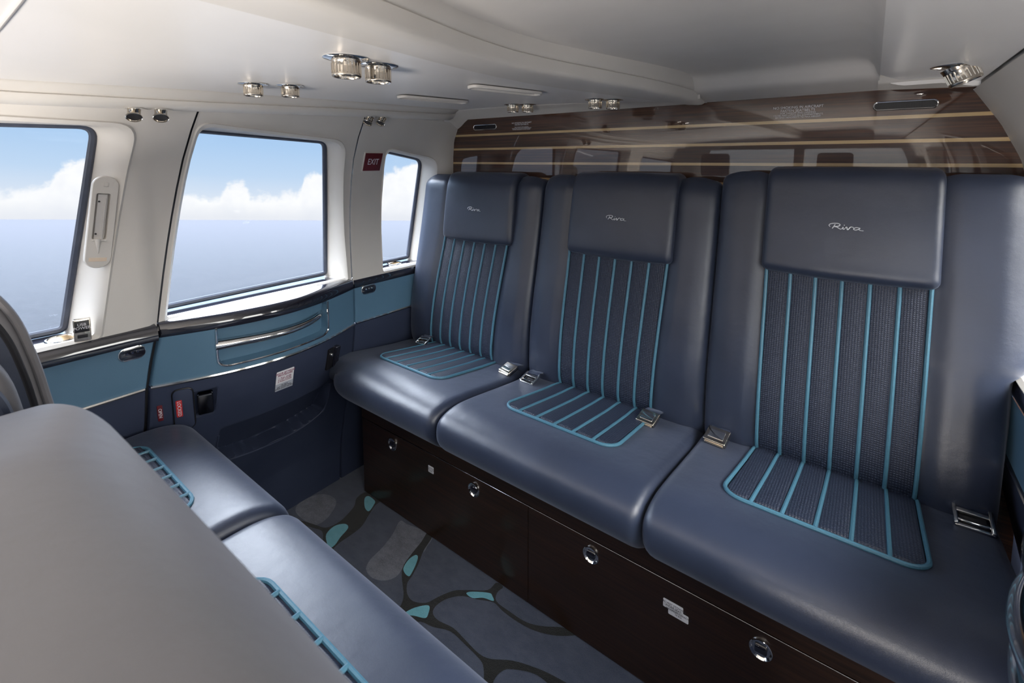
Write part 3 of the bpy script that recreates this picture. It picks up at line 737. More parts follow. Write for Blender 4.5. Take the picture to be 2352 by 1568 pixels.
# ================================================================== THINGS
# ---- seats
BF = [(.44, 1.112), (.47, 1.095), (.50, 1.085), (.60, 1.092), (.70, 1.110), (.80, 1.132), (.90, 1.152), (1.0, 1.170), (1.06, 1.182)]    # front face of a main backrest: y(z)
def back_front(z): return sinterp(BF, z, .03)
def pad_mesh(S, nu, nv, ch=6, puff=.004, off=.003):
    """ribbed insert: S(u,v) -> point, normal ; u across"""
    g_ = G(); rows = []
    for i in range(nv + 1):
        v = i / nv; r = []
        for j in range(nu + 1):
            u = j / nu; P, n = S(u, v); q = (u * ch) % 1
            h = off + puff * math.sqrt(max(0, math.sin(PI * q))) if 0 < j < nu else -.004
            e = min(v, 1 - v)
            r.append(P + n * (h if e > 0 else -.004))
        rows.append(r)
    g_.grid(rows); return g_
SCRIPT = {  # hand-lettered word, strokes in units of letter height
 'R': [[(-2.15, -.32), (-1.95, .02), (-1.78, .42)], [(-2.45, -.05), (-2.62, .18), (-2.45, .42), (-1.95, .56), (-1.35, .55), (-1.12, .36), (-1.35, .12), (-1.85, .02), (-1.55, -.02), (-1.25, -.22), (-.98, -.36)]],
 'i': [[(-.98, -.36), (-.80, -.22), (-.66, .02), (-.72, -.20), (-.60, -.32), (-.42, -.22)], [(-.58, .30), (-.50, .40)]],
 'v': [[(-.42, -.20), (-.26, .06), (-.17, .02), (-.12, -.26), (-.04, -.34), (.10, -.20), (.26, .04), (.40, .13), (.62, .10)]],
 'a': [[(1.55, .02), (1.15, .10), (.82, -.04), (.76, -.22), (1.0, -.32), (1.35, -.18), (1.58, .04), (1.46, -.18), (1.62, -.34), (2.05, -.36)], [(.62, .10), (.74, .02)]]}
def logo(M, s, parent):
    g_ = G()
    for ch in SCRIPT.values():
        for st in ch:
            p = spline([(x, y, 0) for x, y in st], 5)
            g_.tube([M @ Vector((v.x * s, v.y * s, .0008)) for v in p], lambda t: s * .055 * (1 + .5 * math.sin(PI * t)), 6)
    o = g_.out('logo', SILVER, parent); o['label'] = 'silver script lettering reading Riva'; return o

def seam_bead(gx, pts, r=.0016): gx.tube(pts, r, 6)
def main_seat(idx, label, xt, xb, cw, padt, padb, cpf, cpb, hx, dz):
    t = thing('leather_bench', label, 'seat', 'seats of the long rear bench', ((xb[0] + xb[1]) / 2, .95, .335))
    t_inv = t.location.copy()
    # cushion
    prof = spline([(1.13, .345), (1.14, .41), (1.13, .462), (1.08, .476), (1.02, .482), (.93, .495), (.85, .507), (.79, .513), (.748, .508), (.724, .494), (.716, .470), (.722, .440), (.752, .408), (.80, .376), (.86, .350), (.95, .338)], 6, True)
    prof = [(p.x, p.y) for p in prof]
    topz = lambda y: sinterp([(.79, .513), (.85, .507), (.93, .495), (1.02, .482), (1.08, .476), (1.13, .462)], y)
    g_ = G(); slab(g_, prof, lambda z: cw[0] + .0015, lambda z: cw[1] - .0015, .022, (lambda tt, x, y, z, n: -.085 * (1 - sst(0, .16, x - cw[0])) ** 1.5 * sst(0, -.6, n.x) - .022 * (1 - sst(0, .2, x - cw[0])) * max(0, n.y)) if idx == 0 else None, 40 if idx == 0 else 26)
    cu = g_.out('seat_cushion', NAVY, t)
    XL = lambda v: lerp(cpb[0], cpf[0], v); XR = lambda v: lerp(cpb[1], cpf[1], v)
    yb_, yf_ = 1.105, .850
    def S(u, v):
        y = lerp(yb_, yf_, v); x = lerp(XL(v), XR(v), u)
        cr = .035                                              # rounded front corners
        d = min(x - XL(v), XR(v) - x)
        if y < yf_ + cr and d < cr: y = max(y, yf_ + cr - math.sqrt(max(0, cr * cr - (cr - d) ** 2)))
        e = .01; n = Vector((0, -(topz(y + e) - topz(y - e)) / (2 * e), 1)).normalized()
        return Vector((x, y, topz(y))), n
    pm = pad_mesh(S, 48, 24, puff=.0032); pm.out('seat_insert', WEAVE, cu)
    pp = G()
    for k in range(1, 6): pp.tube([S(k / 6, i / 24)[0] + Vector((0, 0, .0042)) for i in range(25)], .0034, 8)
    cr = .035; per = [(XL(v), lerp(yb_, yf_ + cr, v)) for v in [i / 8 for i in range(9)]]
    per += [(cpf[0] + cr - cr * math.cos(a), yf_ + cr - cr * math.sin(a)) for a in [PI / 2 * i / 6 for i in range(1, 7)]]
    per += [(lerp(cpf[0] + cr, cpf[1] - cr, i / 10), yf_) for i in range(1, 10)]
    per += [(cpf[1] - cr + cr * math.sin(a), yf_ + cr - cr * math.cos(a)) for a in [PI / 2 * i / 6 for i in range(0, 7)]]
    per += [(XR(v), lerp(yb_, yf_ + cr, v)) for v in [1 - i / 8 for i in range(1, 9)]]
    pp.tube([Vector((x, y, topz(y) + .0030)) for x, y in per], .0036, 8)
    pp.out('piping', PIPE, cu)
    # backrest
    prof = spline([(1.205, .44), (1.125, .437), (1.098, .455), (back_front(.50), .50), (back_front(.60), .60), (back_front(.70), .70), (back_front(.80), .80), (back_front(.90), .90), (back_front(.97), .97), (1.173, 1.015), (1.185, 1.044 + dz), (1.203, 1.056 + dz), (1.228, 1.050 + dz), (1.245, 1.02 + dz), (1.247, .9), (1.245, .7), (1.235, .5)], 5, True)
    prof = [(p.x, p.y) for p in prof]
    xl = lambda z: interp([(.44, xb[0] + .001), (1.03, xt[0] + .001)], z); xr = lambda z: interp([(.44, xb[1] - .001), (1.03, xt[1] - .001)] if idx < 2 else [(.44, .208), (.66, .211), (.72, .212), (.742, .232), (.77, .239), (1.03, .243)], z)
    pl = lambda z: interp([(.49, padb[0]), (.86, padt[0])], z); pr_ = lambda z: interp([(.49, padb[1]), (.86, padt[1])], z)
    def bol(tt, x, y, z, n):
        if n.x > -.3: return 0
        d = max(pl(z) - x, x - pr_(z))
        w = .010 * sst(-.004, .035, d)
        e = min(x - xl(z), xr(z) - x)
        return w - .010 * (1 - sst(0, .05, e))
    g_ = G(); slab(g_, prof, xl, xr, .020, bol, 60)
    bk = g_.out('backrest', NAVY, t)
    zb_, zt_ = .470, .90
    def SB(u, v):
        z = lerp(zt_, zb_, v); x = lerp(pl(z), pr_(z), u); e = .01
        n = Vector((0, -1, (back_front(z + e) - back_front(z - e)) / (2 * e))).normalized()
        return Vector((x, back_front(z), z)), n
    pad_mesh(SB, 60, 40, puff=.0035).out('back_insert', WEAVE, bk)
    pp = G()
    for k in range(7):
        pp.tube([SB(k / 6, i / 30)[0] + SB(k / 6, i / 30)[1] * (.0045 if 0 < k < 6 else .0055) for i in range(31)], .0036, 8)
    pp.out('piping', PIPE, bk)
    # headrest pillow draped over the top
    zt = 1.072 + dz; zl_ = .852 + dz
    prof = spline([(1.160, zl_), (1.134, zl_ - .001), (1.1225, zl_ + .012), (1.127, .90), (1.137, .96), (1.147, 1.01), (1.156, zt - .026), (1.168, zt - .007), (1.188, zt), (1.215, zt + .001), (1.240, zt - .008), (1.250, zt - .03), (1.2505, 1.0), (1.2, .98), (1.17, .92)], 5, True)
    prof = [(p.x, p.y) for p in prof]
    hxl = lambda z: lerp(hx[1], hx[0], sst(.84, 1.07, z)) - .1485 ; hxr = lambda z: lerp(hx[1], hx[0], sst(.84, 1.07, z)) + .1485
    g_ = G(); slab(g_, prof, hxl, hxr, .015, lambda tt, x, y, z, n: .005 * math.sin(PI * min(1, max(0, tt))) if n.x < -.3 else 0, 24)
    hr = g_.out('headrest', NAVY, t)
    xc = (hx[0] + hx[1]) / 2 + .004; zc_ = .955 + dz
    n = Vector((0, -1, .24)).normalized()
    yfr = interp([(.90, 1.127), (.96, 1.137), (1.01, 1.147)], zc_) - .0062
    logo(frame_M((xc, yfr, zc_), (1, 0, 0), n), .0122, hr)
    for c in list(t.children): c.matrix_parent_inverse = Matrix.Translation(-t_inv)
    return t
main_seat(0, 'left-hand seat of the long navy leather bench, beside the exit sign wall', (-1.314, -.791), (-1.314, -.791), (-1.320, -.791), (-1.165, -.895), (-1.192, -.922), (-1.180, -.910), (-1.176, -.905), (-1.029, -1.025), -.013)
main_seat(1, 'middle seat of the long navy leather bench', (-.791, -.287), (-.789, -.285), (-.791, -.286), (-.673, -.393), (-.671, -.407), (-.688, -.396), (-.673, -.400), (-.530, -.530), -.006)
main_seat(2, 'right-hand seat of the long navy leather bench, largest in view', (-.287, .218), (-.285, .216), (-.286, .212), (-.174, .101), (-.169, .096), (-.186, .101), (-.172, .100), (-.036, -.036), .012)

# bench box below the seats
t = thing('bench_cabinet', 'dark wooden cabinet carrying the long rear bench, with round latches', 'cabinet', None, (-.53, .99, 0))
inv = Matrix.Translation(-t.location)
g_ = G(); g_.box((-1.300, .887, 0), (.225, 1.20, .334), .002); o = g_.out('carcass', WOODM, t, False, None); o.matrix_parent_inverse = inv
g_ = G(); g_.box((-1.300, .8735, .264), (.225, .890, .334), .002); o = g_.out('top_rail', WOODM, t, False, None); o.matrix_parent_inverse = inv
g_ = G(); g_.tube([(-1.298, .8735, .2622), (.224, .8735, .2622)], .0008, 6); o = g_.out('trim_strip', DCHROME, t); o.matrix_parent_inverse = inv
for a, b, lat, plc in ((-1.300, -.6295, (-1.143, -.805), [(990, 1078, .020, .022, 'STOWAGE\nMAX 5 KG')]), (-.6283, .225, (-.455, -.113), [])):
    g_ = G(); g_.box((a, .875, .004), (b, .890, .2608), .0012); d = g_.out('door_panel', WOODM, t, False, None); d.matrix_parent_inverse = inv
    for x in lat:
        M = frame_M((x, .8748, .2275), (1, 0, 0), (0, -1, 0)); z = .2275
        lg = G(); lg.lathe([(0, .0012), (.0150, .0012), (.0165, .003), (.0180, .0045), (.0192, .004), (.0198, .0015), (.0198, 0)], M, 32); la = lg.out('latch', CHROME, d)
        lg = G(); plate(lg, rrect(.021, .0125, .003), M @ Matrix.Translation((0, 0, .0015)), .0045, .0018); lg.out('latch_button', LACQ, la)
for px, py, w, h, s in ((990, 1078, .022, .020, 'CAUTION\nMAX LOAD\n10 KG'), (1546, 1393, .040, .018, 'LIFE VEST STOWED\nUNDER SEAT'), (1558, 1412, .040, .016, 'MAXIMUM CAPACITY\n10 KG')):
    P = on(px, py, 1, .8748); M = frame_M(P, (1, 0, 0), (0, -1, 0))
    pg = G(); plate(pg, rrect(w, h, .002), M, .0008, .0002); o = pg.out('placard', WHITEP, t); o.matrix_parent_inverse = inv
    o['label'] = 'small white placard with fine print on the wood'
    tx = text_mesh(s, h * (.24 if h > .019 else .32), M @ Matrix.Translation((0, 0, .0009)), 'lettering', DARKTXT, o, .0001)

# seat belts
def belt(px, py, yaw, label, sc=1.0, tongue=True):
    P = on(px, py, 2, .490); t = thing('seat_belt', label, 'seat belt', 'lap belts lying in the bench seats', P)
    M = Matrix.Translation(P) @ Matrix.Rotation(yaw, 4, 'Z') @ Matrix.Rotation(math.radians(18), 4, 'X') @ Matrix.Scale(sc, 4)
    inv = Matrix.Translation(-P)
    g_ = G(); rows = []
    pts = spline([(0, .072, -.026, 0), (0, .045, -.012, 0), (0, .022, .004, 0), (0, .006, .007, 0)], 5)
    for p in pts: rows.append([M @ Vector((x, p.y, p.z + .0014 * math.sin(x * 130))) for x in [-.021 + .042 * i / 12 for i in range(13)]])
    g_.grid(rows); g_.grid([[v + Vector((0, 0, -.003)) for v in r] for r in rows]); o = g_.out('webbing', NAVY, t); o.matrix_parent_inverse = inv
    g_ = G()
    if tongue:
        g_.box((-.023, -.004, .002), (.023, .004, .0065), .0015, M=M); g_.box((-.025, -.030, -.002), (-.0195, .012, .008), .0015, M=M); g_.box((.0195, -.030, -.002), (.025, .012, .008), .0015, M=M)
        g_.box((-.024, -.031, -.001), (.024, -.0255, .005), .0015, M=M); g_.tube([M @ Vector((x, -.017 - .003 * math.cos(x * 60), .0045)) for x in [-.02 + .004 * i for i in range(11)]], .0018 * sc, 8)
    else:
        g_.box((-.025, -.030, -.004), (.025, .014, .010), .003, M=M); g_.box((-.021, -.034, .000), (.021, -.029, .0055), .001, M=M)
    o = g_.out('buckle', CHROME if tongue else BRASS, t); o.matrix_parent_inverse = inv
    g_ = G(); g_.box((-.017, -.020, .0085 if not tongue else -.003), (.017, .004, .0115 if not tongue else .0005), .001, M=M); o = g_.out('release_plate', BLACK if tongue else CHROME, t); o.matrix_parent_inverse = inv
belt(976, 780, .12, 'silver belt buckle in the crease at the window side of the left bench seat', .85)
belt(1172, 846, -.15, 'darker belt buckle at the right of the left bench seat', .9, False)
belt(1222, 866, -.05, 'silver belt buckle at the left of the middle bench seat', .92)
belt(1492, 958, -.1, 'belt buckle below the right piping of the middle bench seat', .9, False)
belt(1650, 1000, -.1, 'belt buckle at the left of the right-hand bench seat', .95, False)
belt(2232, 1183, .02, 'large silver belt buckle at the right end of the bench', 1.05)

# ---- facing seats in the foreground
def front_seat(label, cx, bx, padx, npad, tail, tall=False):
    t = thing('facing_seat', label, 'seat', None, ((cx[0] + cx[1]) / 2, .2, .34)); inv = Matrix.Translation(-t.location)
    prof = spline([(.13, .345), (.12, .41), (.14, .462), (.20, .480), (.27, .486), (.335, .484), (.380, .470), (.406, .444), (.415, .410), (.406, .375), (.378, .352), (.30, .340), (.20, .338)], 6, True)
    prof = [(p.x, p.y) for p in prof]
    topz = lambda y: interp([(.14, .462), (.20, .4805), (.27, .486), (.335, .484), (.380, .470)], y)
    g_ = G(); slab(g_, prof, lambda z: cx[0] + .0015, lambda z: cx[1] - .0015, .026)
    cu = g_.out('seat_cushion', NAVY, t)
    yf = .291; xa, xb = padx; cr = .035
    def S(u, v):
        y = lerp(.15, yf, v); x = lerp(xa, xb, u); d = min(x - xa, xb - x)
        if y > yf - cr and d < cr: y = min(y, yf - cr + math.sqrt(max(0, cr * cr - (cr - d) ** 2)))
        e = .01; n = Vector((0, -(topz(y + e) - topz(y - e)) / (2 * e), 1)).normalized(); return Vector((x, y, topz(y))), n
    pad_mesh(S, npad * 8, 16, npad, .0032).out('seat_insert', WEAVE, cu)
    pp = G()
    for k in range(1, npad): pp.tube([S(k / npad, i / 16)[0] + Vector((0, 0, .0042)) for i in range(17)], .0034, 8)
    per = [(xa, lerp(.15, yf - cr, i / 5)) for i in range(6)] + [(xa + cr - cr * math.cos(a), yf - cr + cr * math.sin(a)) for a in [PI / 2 * i / 6 for i in range(1, 7)]] + [(lerp(xa + cr, xb - cr, i / 12), yf) for i in range(1, 12)] + [(xb - cr + cr * math.sin(a), yf - cr + cr * math.cos(a)) for a in [PI / 2 * i / 6 for i in range(7)]] + [(xb, lerp(yf - cr, .15, i / 5)) for i in range(1, 6)]
    pp.tube([Vector((x, y, topz(y) + .003)) for x, y in per], .0036, 8); pp.out('piping', PIPE, cu)
    prof = spline([(.19, .42), (.172, .50), (.143, .60), (.120, .70), (.108, .78), (.099, .84), (.085, .90), (.063, .942), (.032, .970), (-.01, .984), (-.06, .978), (-.105, .94), (-.128, .86), (-.135, .70), (-.13, .50), (-.11, .42), (.05, .40)], 6, True)
    prof = [(p.x, p.y) for p in prof]
    g_ = G(); slab(g_, prof, lambda z: bx[0], lambda z: bx[1], .030 if not tall else .014, None, 40, 9)
    if not tall:
        for i, v in enumerate(g_.v):
            v.y += .0065 * sst(-.62, -.15, v.x) * sst(.6, .8, v.z)      # crown of the backrest slopes down towards its free end
            lim = 1.092 - .36 * abs(v.x) if v.x < -.29 else .9876; k = lim - .03
            if v.z > k: v.z = k + .03 * (1 - math.exp(-(v.z - k) / .03))
    bk = g_.out('backrest', TAUPE, t)
    for c in t.children: c.matrix_parent_inverse = inv
    return t, bk, prof
fs1, bk1, prof1 = front_seat('facing seat beside the door, navy cushion, mostly hidden by the nearer backrest', (-1.318, -.838), (-1.30, -.865), (-1.235, -.935), 7, 0, True)
# piped side panel of that backrest
g_ = G(); g2 = G(); c = Vector((-.0, .72))
side = [Vector(p) for p in prof1]
inn = [p.lerp(Vector((-.01, .70)), .10) for p in side]
g_.add([Vector((-.8642, p.x, p.y)) for p in inn], [tuple(range(len(inn)))]); g_.out('side_panel', NAVY, bk1); g_ = G()
g_.tube([Vector((-.8655, p.x, p.y)) for p in side], .0045, 8, closed=True); o = g_.out('welt', TAUPE, bk1)
g_.__init__(); g_.tube([Vector((-.864, p.x, p.y)) for p in inn], .0035, 8, closed=True); o2 = g_.out('welt', BLACK, bk1)
for o_ in (o, o2): pass
front_seat('large grey-taupe backrest in the near left corner, its navy cushion piped in teal', (-.832, -.10), (-.775, -.06), (-.700, -.20), 9, 0)
# folded armrest between the facing seats
t = thing('folding_armrest', 'padded grey armrest with a navy welt folded up between the two facing seats', 'armrest', None, (-.83, 0, .5)); inv = Matrix.Translation(-t.location)
prof = spline([(.150, .52), (.118, .62), (.098, .70), (.083, .78), (.072, .84), (.052, .875), (.02, .89), (-.03, .88), (-.06, .84), (-.07, .7), (-.05, .52), (.05, .50)], 6, True)
prof = [(p.x, p.y) for p in prof]
g_ = G(); slab(g_, prof, lambda z: -.852, lambda z: -.800, .018); o = g_.out('arm_pad', TAUPE, t); o.matrix_parent_inverse = inv
g_ = G(); g_.tube([Vector((-.7995, p[0] * .8 + .002, .70 + (p[1] - .70) * .84)) for p in prof], .0075, 8, closed=True); o2 = g_.out('welt', NAVY, o)
t = thing('wooden_plinth', 'low dark wooden plinth carrying the facing seats', 'plinth', None, (-.7, .2, 0)); inv = Matrix.Translation(-t.location)
g_ = G(); g_.box((-1.29, -.08, 0), (-.06, .33, .337), .003); o = g_.out('carcass', WOODM, t, False, None); o.matrix_parent_inverse = inv

# ---- ceiling fittings
def downM(P, tilt=(0, 0), s=1):
    return Matrix.Translation(P) @ Matrix.Rotation(PI + tilt[0], 4, 'X') @ Matrix.Rotation(tilt[1], 4, 'Y') @ Matrix.Scale(s, 4)
def vent(P, label, group, s=1.0, tilt=(0, 0), cat='air vent', name='air_vent'):
    t = thing(name, label, cat, group, P); inv = Matrix.Translation(-Vector(P)); M0 = downM(P, (0, 0), s); M = downM(P, tilt, s)
    g_ = G(); g_.lathe([(.0295, -.003), (.0345, -.0005), (.0350, .001), (.0335, .0022), (.0270, .0030), (.0235, .0042)], M0, 40); a = g_.out('flange', CHROME, t); a.matrix_parent_inverse = inv
    g_ = G(); g_.lathe([(.0235, .000), (.0225, .0045), (.0222, .0075), (.0215, .0085), (.0215, .0250), (.0222, .0260), (.0222, .0285), (.0210, .0300), (.0190, .0300), (.0180, .0280), (.0180, .0215), (.0060, .0205), (.0050, .0235), (0, .0240)], M, 40); a = g_.out('nozzle', BRASS, t); a.matrix_parent_inverse = inv
    for k in range(20):
        pass
    g_ = G()
    for k in range(24):
        an = 2 * PI * k / 24; p = Vector((.0217 * math.cos(an), .0217 * math.sin(an), .0088)); g_.tube([M @ p, M @ (p + Vector((0, 0, .0160)))], .0009 * s, 5)
    b = g_.out('knurling', BRASS, a)
    g_ = G()
    for k in range(5):
        x = -.012 + .006 * k; l = math.sqrt(.0172 ** 2 - x * x); g_.box((x - .0008, -l, .0215), (x + .0008, l, .0250), M=M)
    g_.out('louvre', BLACK, a)
    return t
GV = 'round chrome air vents in the ceiling'
vent(onC(581, 193), 'round chrome air vent, left one of the pair nearest the left rail', GV, .80)
vent(onC(666, 197), 'round chrome air vent, right one of the pair nearest the left rail', GV, .78)
vent(onC(795, 133), 'large round chrome vent, left of the biggest ceiling pair', GV, 1.0)
vent(onC(868, 150), 'large round chrome vent, right of the biggest ceiling pair', GV, .96)
for (px, py, l) in ((1178, 240, 'leftmost tiny chrome vent of the cluster at the bulkhead corner'), (1212, 240, 'rightmost tiny chrome vent of the cluster at the bulkhead corner'), (1367, 228, 'left small chrome vent of the pair under the curved ceiling rib'), (1408, 229, 'right small chrome vent of the pair under the curved ceiling rib')):
    vent(onC(px, py), l, GV, .78)
vent(onC(2200, 151), 'chrome swivel vent on the right ceiling panel, tilted towards the bench', GV, 1.0, (.0, .42))
# slot grilles
def slot(px0, px1, label):
    a, b = onC(*px0), onC(*px1); c = (a + b) / 2; d = (b - a); L_ = d.length
    t = thing('ceiling_grille', label, 'grille', 'slim pale ceiling grilles', c); inv = Matrix.Translation(-c)
    M = frame_M(c + Vector((0, 0, -.0025)), d, (0, 0, -1))
    g_ = G(); out = rrect(L_, .040, .015)
    rows = []
    for sc_, z in ((1, 0), (1, .004), (.985, .0062), (.955, .0062), (.945, .004), (.94, .0)):
        hh = (.040 - (1 - sc_) * L_) / .040; rows.append([M @ Vector((x * sc_, y * hh, z)) for x, y in out])
    g_.grid(rows, close_u=True); o = g_.out('rim', CREAM, t); o.matrix_parent_inverse = inv
    g_ = G(); plate(g_, rrect(L_ * .94, .040 - .06 * L_, .008), M, .0008, 0)
    for k in range(-1, 2): g_.box((-L_ * .44, k * .0075 - .0018, .0005), (L_ * .44, k * .0075 + .0018, .0028), M=M)
    o = g_.out('slats', GREY, t); o.matrix_parent_inverse = inv
slot((916, 217), (1070, 231), 'slim pale ceiling grille nearer the left rail')
slot((1078, 193), (1240, 211), 'slim pale ceiling grille nearer the curved rib')
# reading lights under the rail
def spot(px, py, label, tilt):
    P = on(px, py, 2, lambda P: interp(ZB, P.y) + .001)
    P = Vector((min(max(P.x, -1.215), -1.19), 0, 0)); 
    Q = on(px, py, 0, -1.203); Q.z = interp(ZB, Q.y) + .001
    t = thing('reading_light', label, 'light', 'small chrome reading lights under the left rail', Q); inv = Matrix.Translation(-Q)
    M0 = downM(Q, (0, 0), .66); M = downM(Q, tilt, .66)
    g_ = G(); g_.lathe([(.020, -.004), (.030, -.001), (.0305, .001), (.024, .003), (.018, .004)], M0, 32); o = g_.out('flange', CHROME, t); o.matrix_parent_inverse = inv
    g_ = G(); g_.lathe([(.017, .002), (.0165, .010), (.0165, .024), (.0185, .030), (.021, .033), (.021, .036), (.0185, .037), (.0180, .034), (.012, .026), (0, .025)], M, 32); a = g_.out('lamp_barrel', BRASS, t); a.matrix_parent_inverse = inv
    g_ = G(); g_.lathe([(0, .0325), (.0175, .0325), (.0178, .0315)], M, 24); g_.out('lens', BLACK, a)
spot(308, 247, 'left reading light of the pair above the pillar latch', (-.25, .60))
spot(369, 248, 'right reading light of the pair above the pillar latch', (-.25, .60))
spot(851, 271, 'left reading light of the pair above the exit sign', (-.65, .15))
spot(880, 271, 'right reading light of the pair above the exit sign', (-.65, .15))

# ---- bulkhead grilles
for (pa, pb, l) in (((1088, 293), (1141, 291), 'small dark oval grille on the polished bulkhead, left end'), ((2005, 243), (2157, 239), 'large dark oval grille on the polished bulkhead, right end')):
    a, b = on(*pa, 1, YB), on(*pb, 1, YB); c = (a + b) / 2; L_ = abs(b.x - a.x)
    t = thing('bulkhead_grille', l, 'grille', None, c); inv = Matrix.Translation(-c); M = frame_M(c, (1, 0, 0), (0, -1, 0)); H = .019
    out = rrect(L_, H, H * .48, 8); inn_ = rrect(L_ - .005, H - .005, (H - .005) * .48, 8); g_ = G()
    g_.grid([[M @ Vector((*p, z)) for p in o_] for o_, z in ((out, 0), (out, .0018), (rrect(L_ - .002, H - .002, (H - .002) * .48, 8), .0028), (inn_, .0022), (inn_, 0))], close_u=True); o = g_.out('rim', CHROME, t); o.matrix_parent_inverse = inv
    g_ = G(); plate(g_, inn_, M, .0007, 0)
    for k in range(int(L_ / .004)):
        x = -L_ / 2 + .006 + k * .004
        if x < L_ / 2 - .006: g_.box((x - .0007, -H * .30, .0006), (x + .0007, H * .30, .0013), M=M)
    o = g_.out('mesh_insert', BLACK, t); o.matrix_parent_inverse = inv
# ---- exit sign
a, b = onU(835, 393), onU(875, 349); c = (a + b) / 2; fxu = lambda y, z: x_up(y, z)
M = surfM(c, fx=fxu, off=.0018); t = thing('exit_sign', 'maroon exit sign with white letters on the lining between the windows', 'sign', None, M.translation); inv = Matrix.Translation(-M.translation)
w, h = .066, .061
g_ = G(); plate(g_, rrect(w + .004, h + .004, .002), M, .003, .0008); o = g_.out('sign_frame', CREAM, t); o.matrix_parent_inverse = inv
g_ = G(); plate(g_, rrect(w - .002, h - .002, .001), M @ Matrix.Translation((0, 0, .0028)), .0008, .0002); o = g_.out('sign_face', MAROON, t); o.matrix_parent_inverse = inv
text_mesh('EXIT', .0245, M @ Matrix.Translation((.001, 0, .0037)) @ Matrix.Diagonal((.82, 1.15, 1, 1)), 'lettering', PINKTXT if False else WHITEP, o, .0002)
# ---- pillar handle
a, b = onU(222, 615), onU(246, 404); c = (a + b) / 2; M = surfM(c, fx=fxu); H = (b - a).length
lean = math.atan2(b.y - a.y, b.z - a.z); M = M @ Matrix.Rotation(-lean, 4, 'Z')
t = thing('window_release', 'cream oval emergency window release set in the pillar lining', 'handle', None, M.translation); inv = Matrix.Translation(-M.translation)
W_ = .044
out = rrect(W_, H, W_ * .49, 10); g_ = G()
mm = Matrix
def ring_rows(lst): return [[M @ Vector((*p, z)) for p in o_] for o_, z in lst]
g_.grid(ring_rows([(out, -.004), (out, .0035), (rrect(W_ - .003, H - .003, (W_ - .003) * .49, 10), .0055), (rrect(W_ - .008, H - .008, (W_ - .008) * .49, 10), .0055)]), close_u=True)
L_ = len(out); ins = [M @ Vector((*p, .0055)) for p in rrect(W_ - .008, H - .008, (W_ - .008) * .49, 10)]
hole = [M @ Vector((p[0] - .002, p[1] + .012, .0055)) for p in rrect(.024, H * .50, .004, 10)]
deep = [M @ Vector((p[0] - .002, p[1] + .012, -.006)) for p in rrect(.022, H * .49, .003, 10)]
g_.grid([ins, hole, deep], close_u=True); g_.add(deep, [tuple(range(len(deep)))])
o = g_.out('bezel', CREAM, t, auto=50); o.matrix_parent_inverse = inv
g_ = G(); g_.box((-.010, -H * .20, -.004), (.006, H * .30, .0015), .001, M=M); g_.box((.001, -H * .19, .001), (.0035, H * .26, .004), .0006, M=M); o = g_.out('lever_plate', GREY, t); o.matrix_parent_inverse = inv
g_ = G(); g_.tube([M @ Vector((-.004, -H * .18, .006)), M @ Vector((-.003, -H * .26, .007)), M @ Vector((-.001, -H * .34, .0055))], lambda q: lerp(.006, .0008, q), 10); g_.box((-.013, -H * .205, .004), (.010, -H * .185, .008), .001, M=M); o = g_.out('lever', CREAM, t); o.matrix_parent_inverse = inv
g_ = G()
for q_ in (.22, -.13):
    g_ = G(); g_.lathe([(0, .003), (.0018, .003), (.002, .001)], M @ Matrix.Translation((-.0075, H * q_, 0)), 12); o = g_.out('screw', BLACK, t); o.matrix_parent_inverse = inv
g_ = G(); g_.box((-.004, H * .385, .0055), (.004, H * .43, .007), .0008, M=M); o = g_.out('thumb_catch', CREAM, t); o.matrix_parent_inverse = inv
g_ = G(); g_.box((-.015, -H * .425, .0054), (.014, -H * .385, .0062), .0003, M=M); o = g_.out('peach_sticker', mat('peach_label', (.85, .70, .52), .6, build=dup_noise((.78, .64, .50), (.82, .68, .54), 90, 0)), t); o.matrix_parent_inverse = inv
# ---- USB plate standing on the ledge
P = Vector((-1.318, .222, .727)); t = thing('usb_socket', 'small nickel socket plate reading USB power, upright on the ledge', 'socket', None, P); inv = Matrix.Translation(-P)
M = frame_M(P + Vector((.014, 0, .022)), Vector((.22, 1, 0)), Vector((1, -.22, .04)))
g_ = G(); plate(g_, rrect(.027, .046, .002), M, .006, .001, base=-.006); o = g_.out('housing', BRASS, t); o.matrix_parent_inverse = inv
g_ = G(); plate(g_, rrect(.023, .024, .001), M @ Matrix.Translation((0, .008, .0055)), .0012, .0003); o = g_.out('name_plate', BLACK, t); o.matrix_parent_inverse = inv
text_mesh('USB\nPOWER', .0080, M @ Matrix.Translation((0, .008, .0068)), 'lettering', WHITEP, o, .0002)
g_ = G(); g_.box((-.008, -.016, .005), (.008, -.009, .0072), .0006, M=M); o = g_.out('port', BLACK, t); o.matrix_parent_inverse = inv
# ---- cup holders
for (x, y, l, r) in ((-1.342, .197, 'chrome-rimmed cup holder in the ledge beside the socket plate', .027), (-1.375, 1.078, 'chrome-rimmed cup holder in the ledge beside the bench', .025)):
    t = thing('cup_holder', l, 'cup holder', 'cup holders in the left ledge', (x, y, .727)); inv = Matrix.Translation((-x, -y, -.727)); M = Matrix.Translation((x, y, .7275))
    g_ = G(); g_.lathe([(r + .001, -.001), (r + .001, .002), (r, .0035), (r - .003, .0036), (r - .0045, .002), (r - .005, .0005)], M, 40); o = g_.out('rim', CHROME, t); o.matrix_parent_inverse = inv
    g_ = G(); g_.lathe([(r - .005, .0015), (r - .007, .0008), (r - .010, .0006), (0, .0006)], M, 40); o = g_.out('well', BROWNMETAL, t); o.matrix_parent_inverse = inv
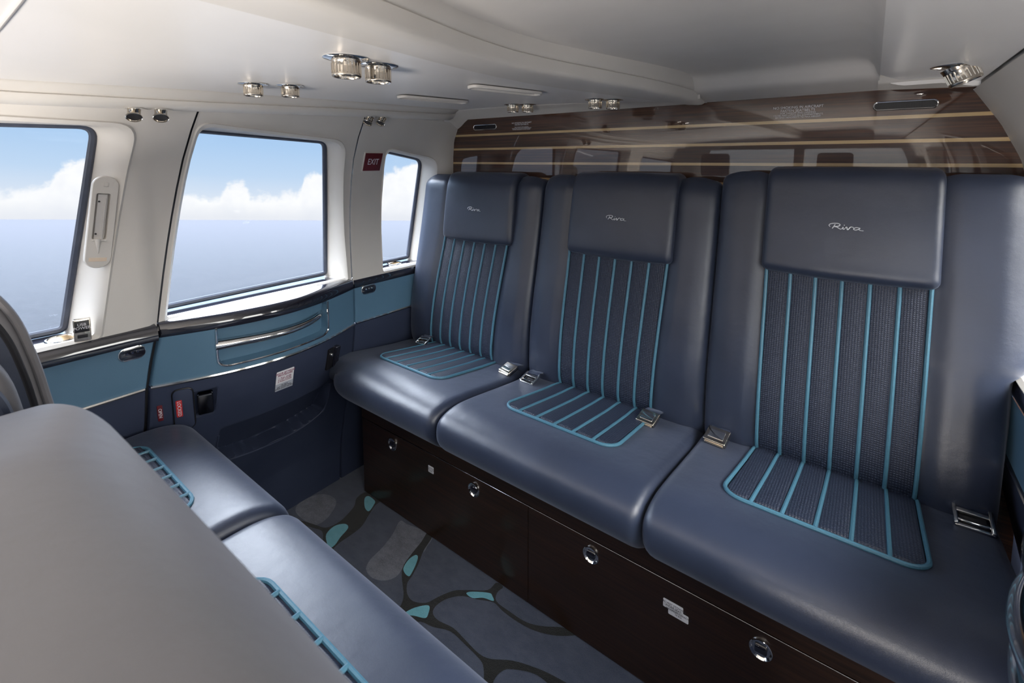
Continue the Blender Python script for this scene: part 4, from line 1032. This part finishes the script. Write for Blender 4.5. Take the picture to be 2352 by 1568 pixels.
# ---- control panels on the teal strip
for (pa, pb, l) in (((271, 831), (333, 791), 'chrome-framed seat control panel in the teal strip beside the left seat'), ((829, 676), (862, 651), 'small chrome control panel in the teal strip beside the bench')):
    a, b = onL(*pa), onL(*pb); c = (a + b) / 2; M = surfM(c); w, h = abs(b.y - a.y), .031
    t = thing('control_panel', l, 'control panel', None, M.translation); inv = Matrix.Translation(-M.translation)
    g_ = G(); plate(g_, rrect(w, h, h * .45), M, .004, .0015); o = g_.out('bezel', CHROME, t); o.matrix_parent_inverse = inv
    g_ = G(); plate(g_, rrect(w - .003, h - .007, h * .34), M, .0045, .0003); o = g_.out('face', LACQ, t); o.matrix_parent_inverse = inv
    for k in range(3):
        g_ = G(); g_.lathe([(0, .0065), (.0022, .0065), (.0028, .0055), (.0028, .004)], M @ Matrix.Translation(((k - 1) * w * .2, .002, 0)), 12); g_.out('button', CHROME, o)
# ---- pilot seats
def pilot_seat(x, label):
    t = thing('pilot_seat', label, 'seat', 'pilot seats at the front', (x, -1.55, 0)); inv = Matrix.Translation(-t.location)
    def piece(nm, prof, w, r, m=NAVY):
        p = [(q_.x, q_.y) for q_ in spline(prof, 6, True)]; g_ = G(); slab(g_, p, lambda z: x - w, lambda z: x + w, r); o = g_.out(nm, m, t); o.matrix_parent_inverse = inv
    piece('seat_cushion', [(-1.75, .36), (-1.76, .44), (-1.4, .46), (-1.32, .42), (-1.34, .36)], .22, .03)
    piece('backrest', [(-1.36, .40), (-1.30, .70), (-1.25, .95), (-1.20, .97), (-1.18, .94), (-1.22, .70), (-1.26, .40)], .22, .03)
    piece('headrest', [(-1.25, 1.00), (-1.25, 1.12), (-1.22, 1.15), (-1.18, 1.12), (-1.18, 1.00), (-1.21, .985)], .10, .025)
    g_ = G()
    for d in (-.05, .05):
        g_.tube([(x + d, -1.215, .94), (x + d, -1.215, 1.01)], .006, 8); o = g_.out('headrest_post', CHROME, t); o.matrix_parent_inverse = inv; g_ = G()
    g_.box((x - .2, -1.7, 0), (x + .2, -1.35, .36), .01); o = g_.out('pedestal', BLACK, t); o.matrix_parent_inverse = inv
pilot_seat(-.95, 'left pilot seat with a headrest, seen from behind'); pilot_seat(-.20, 'right pilot seat with a headrest, seen from behind')
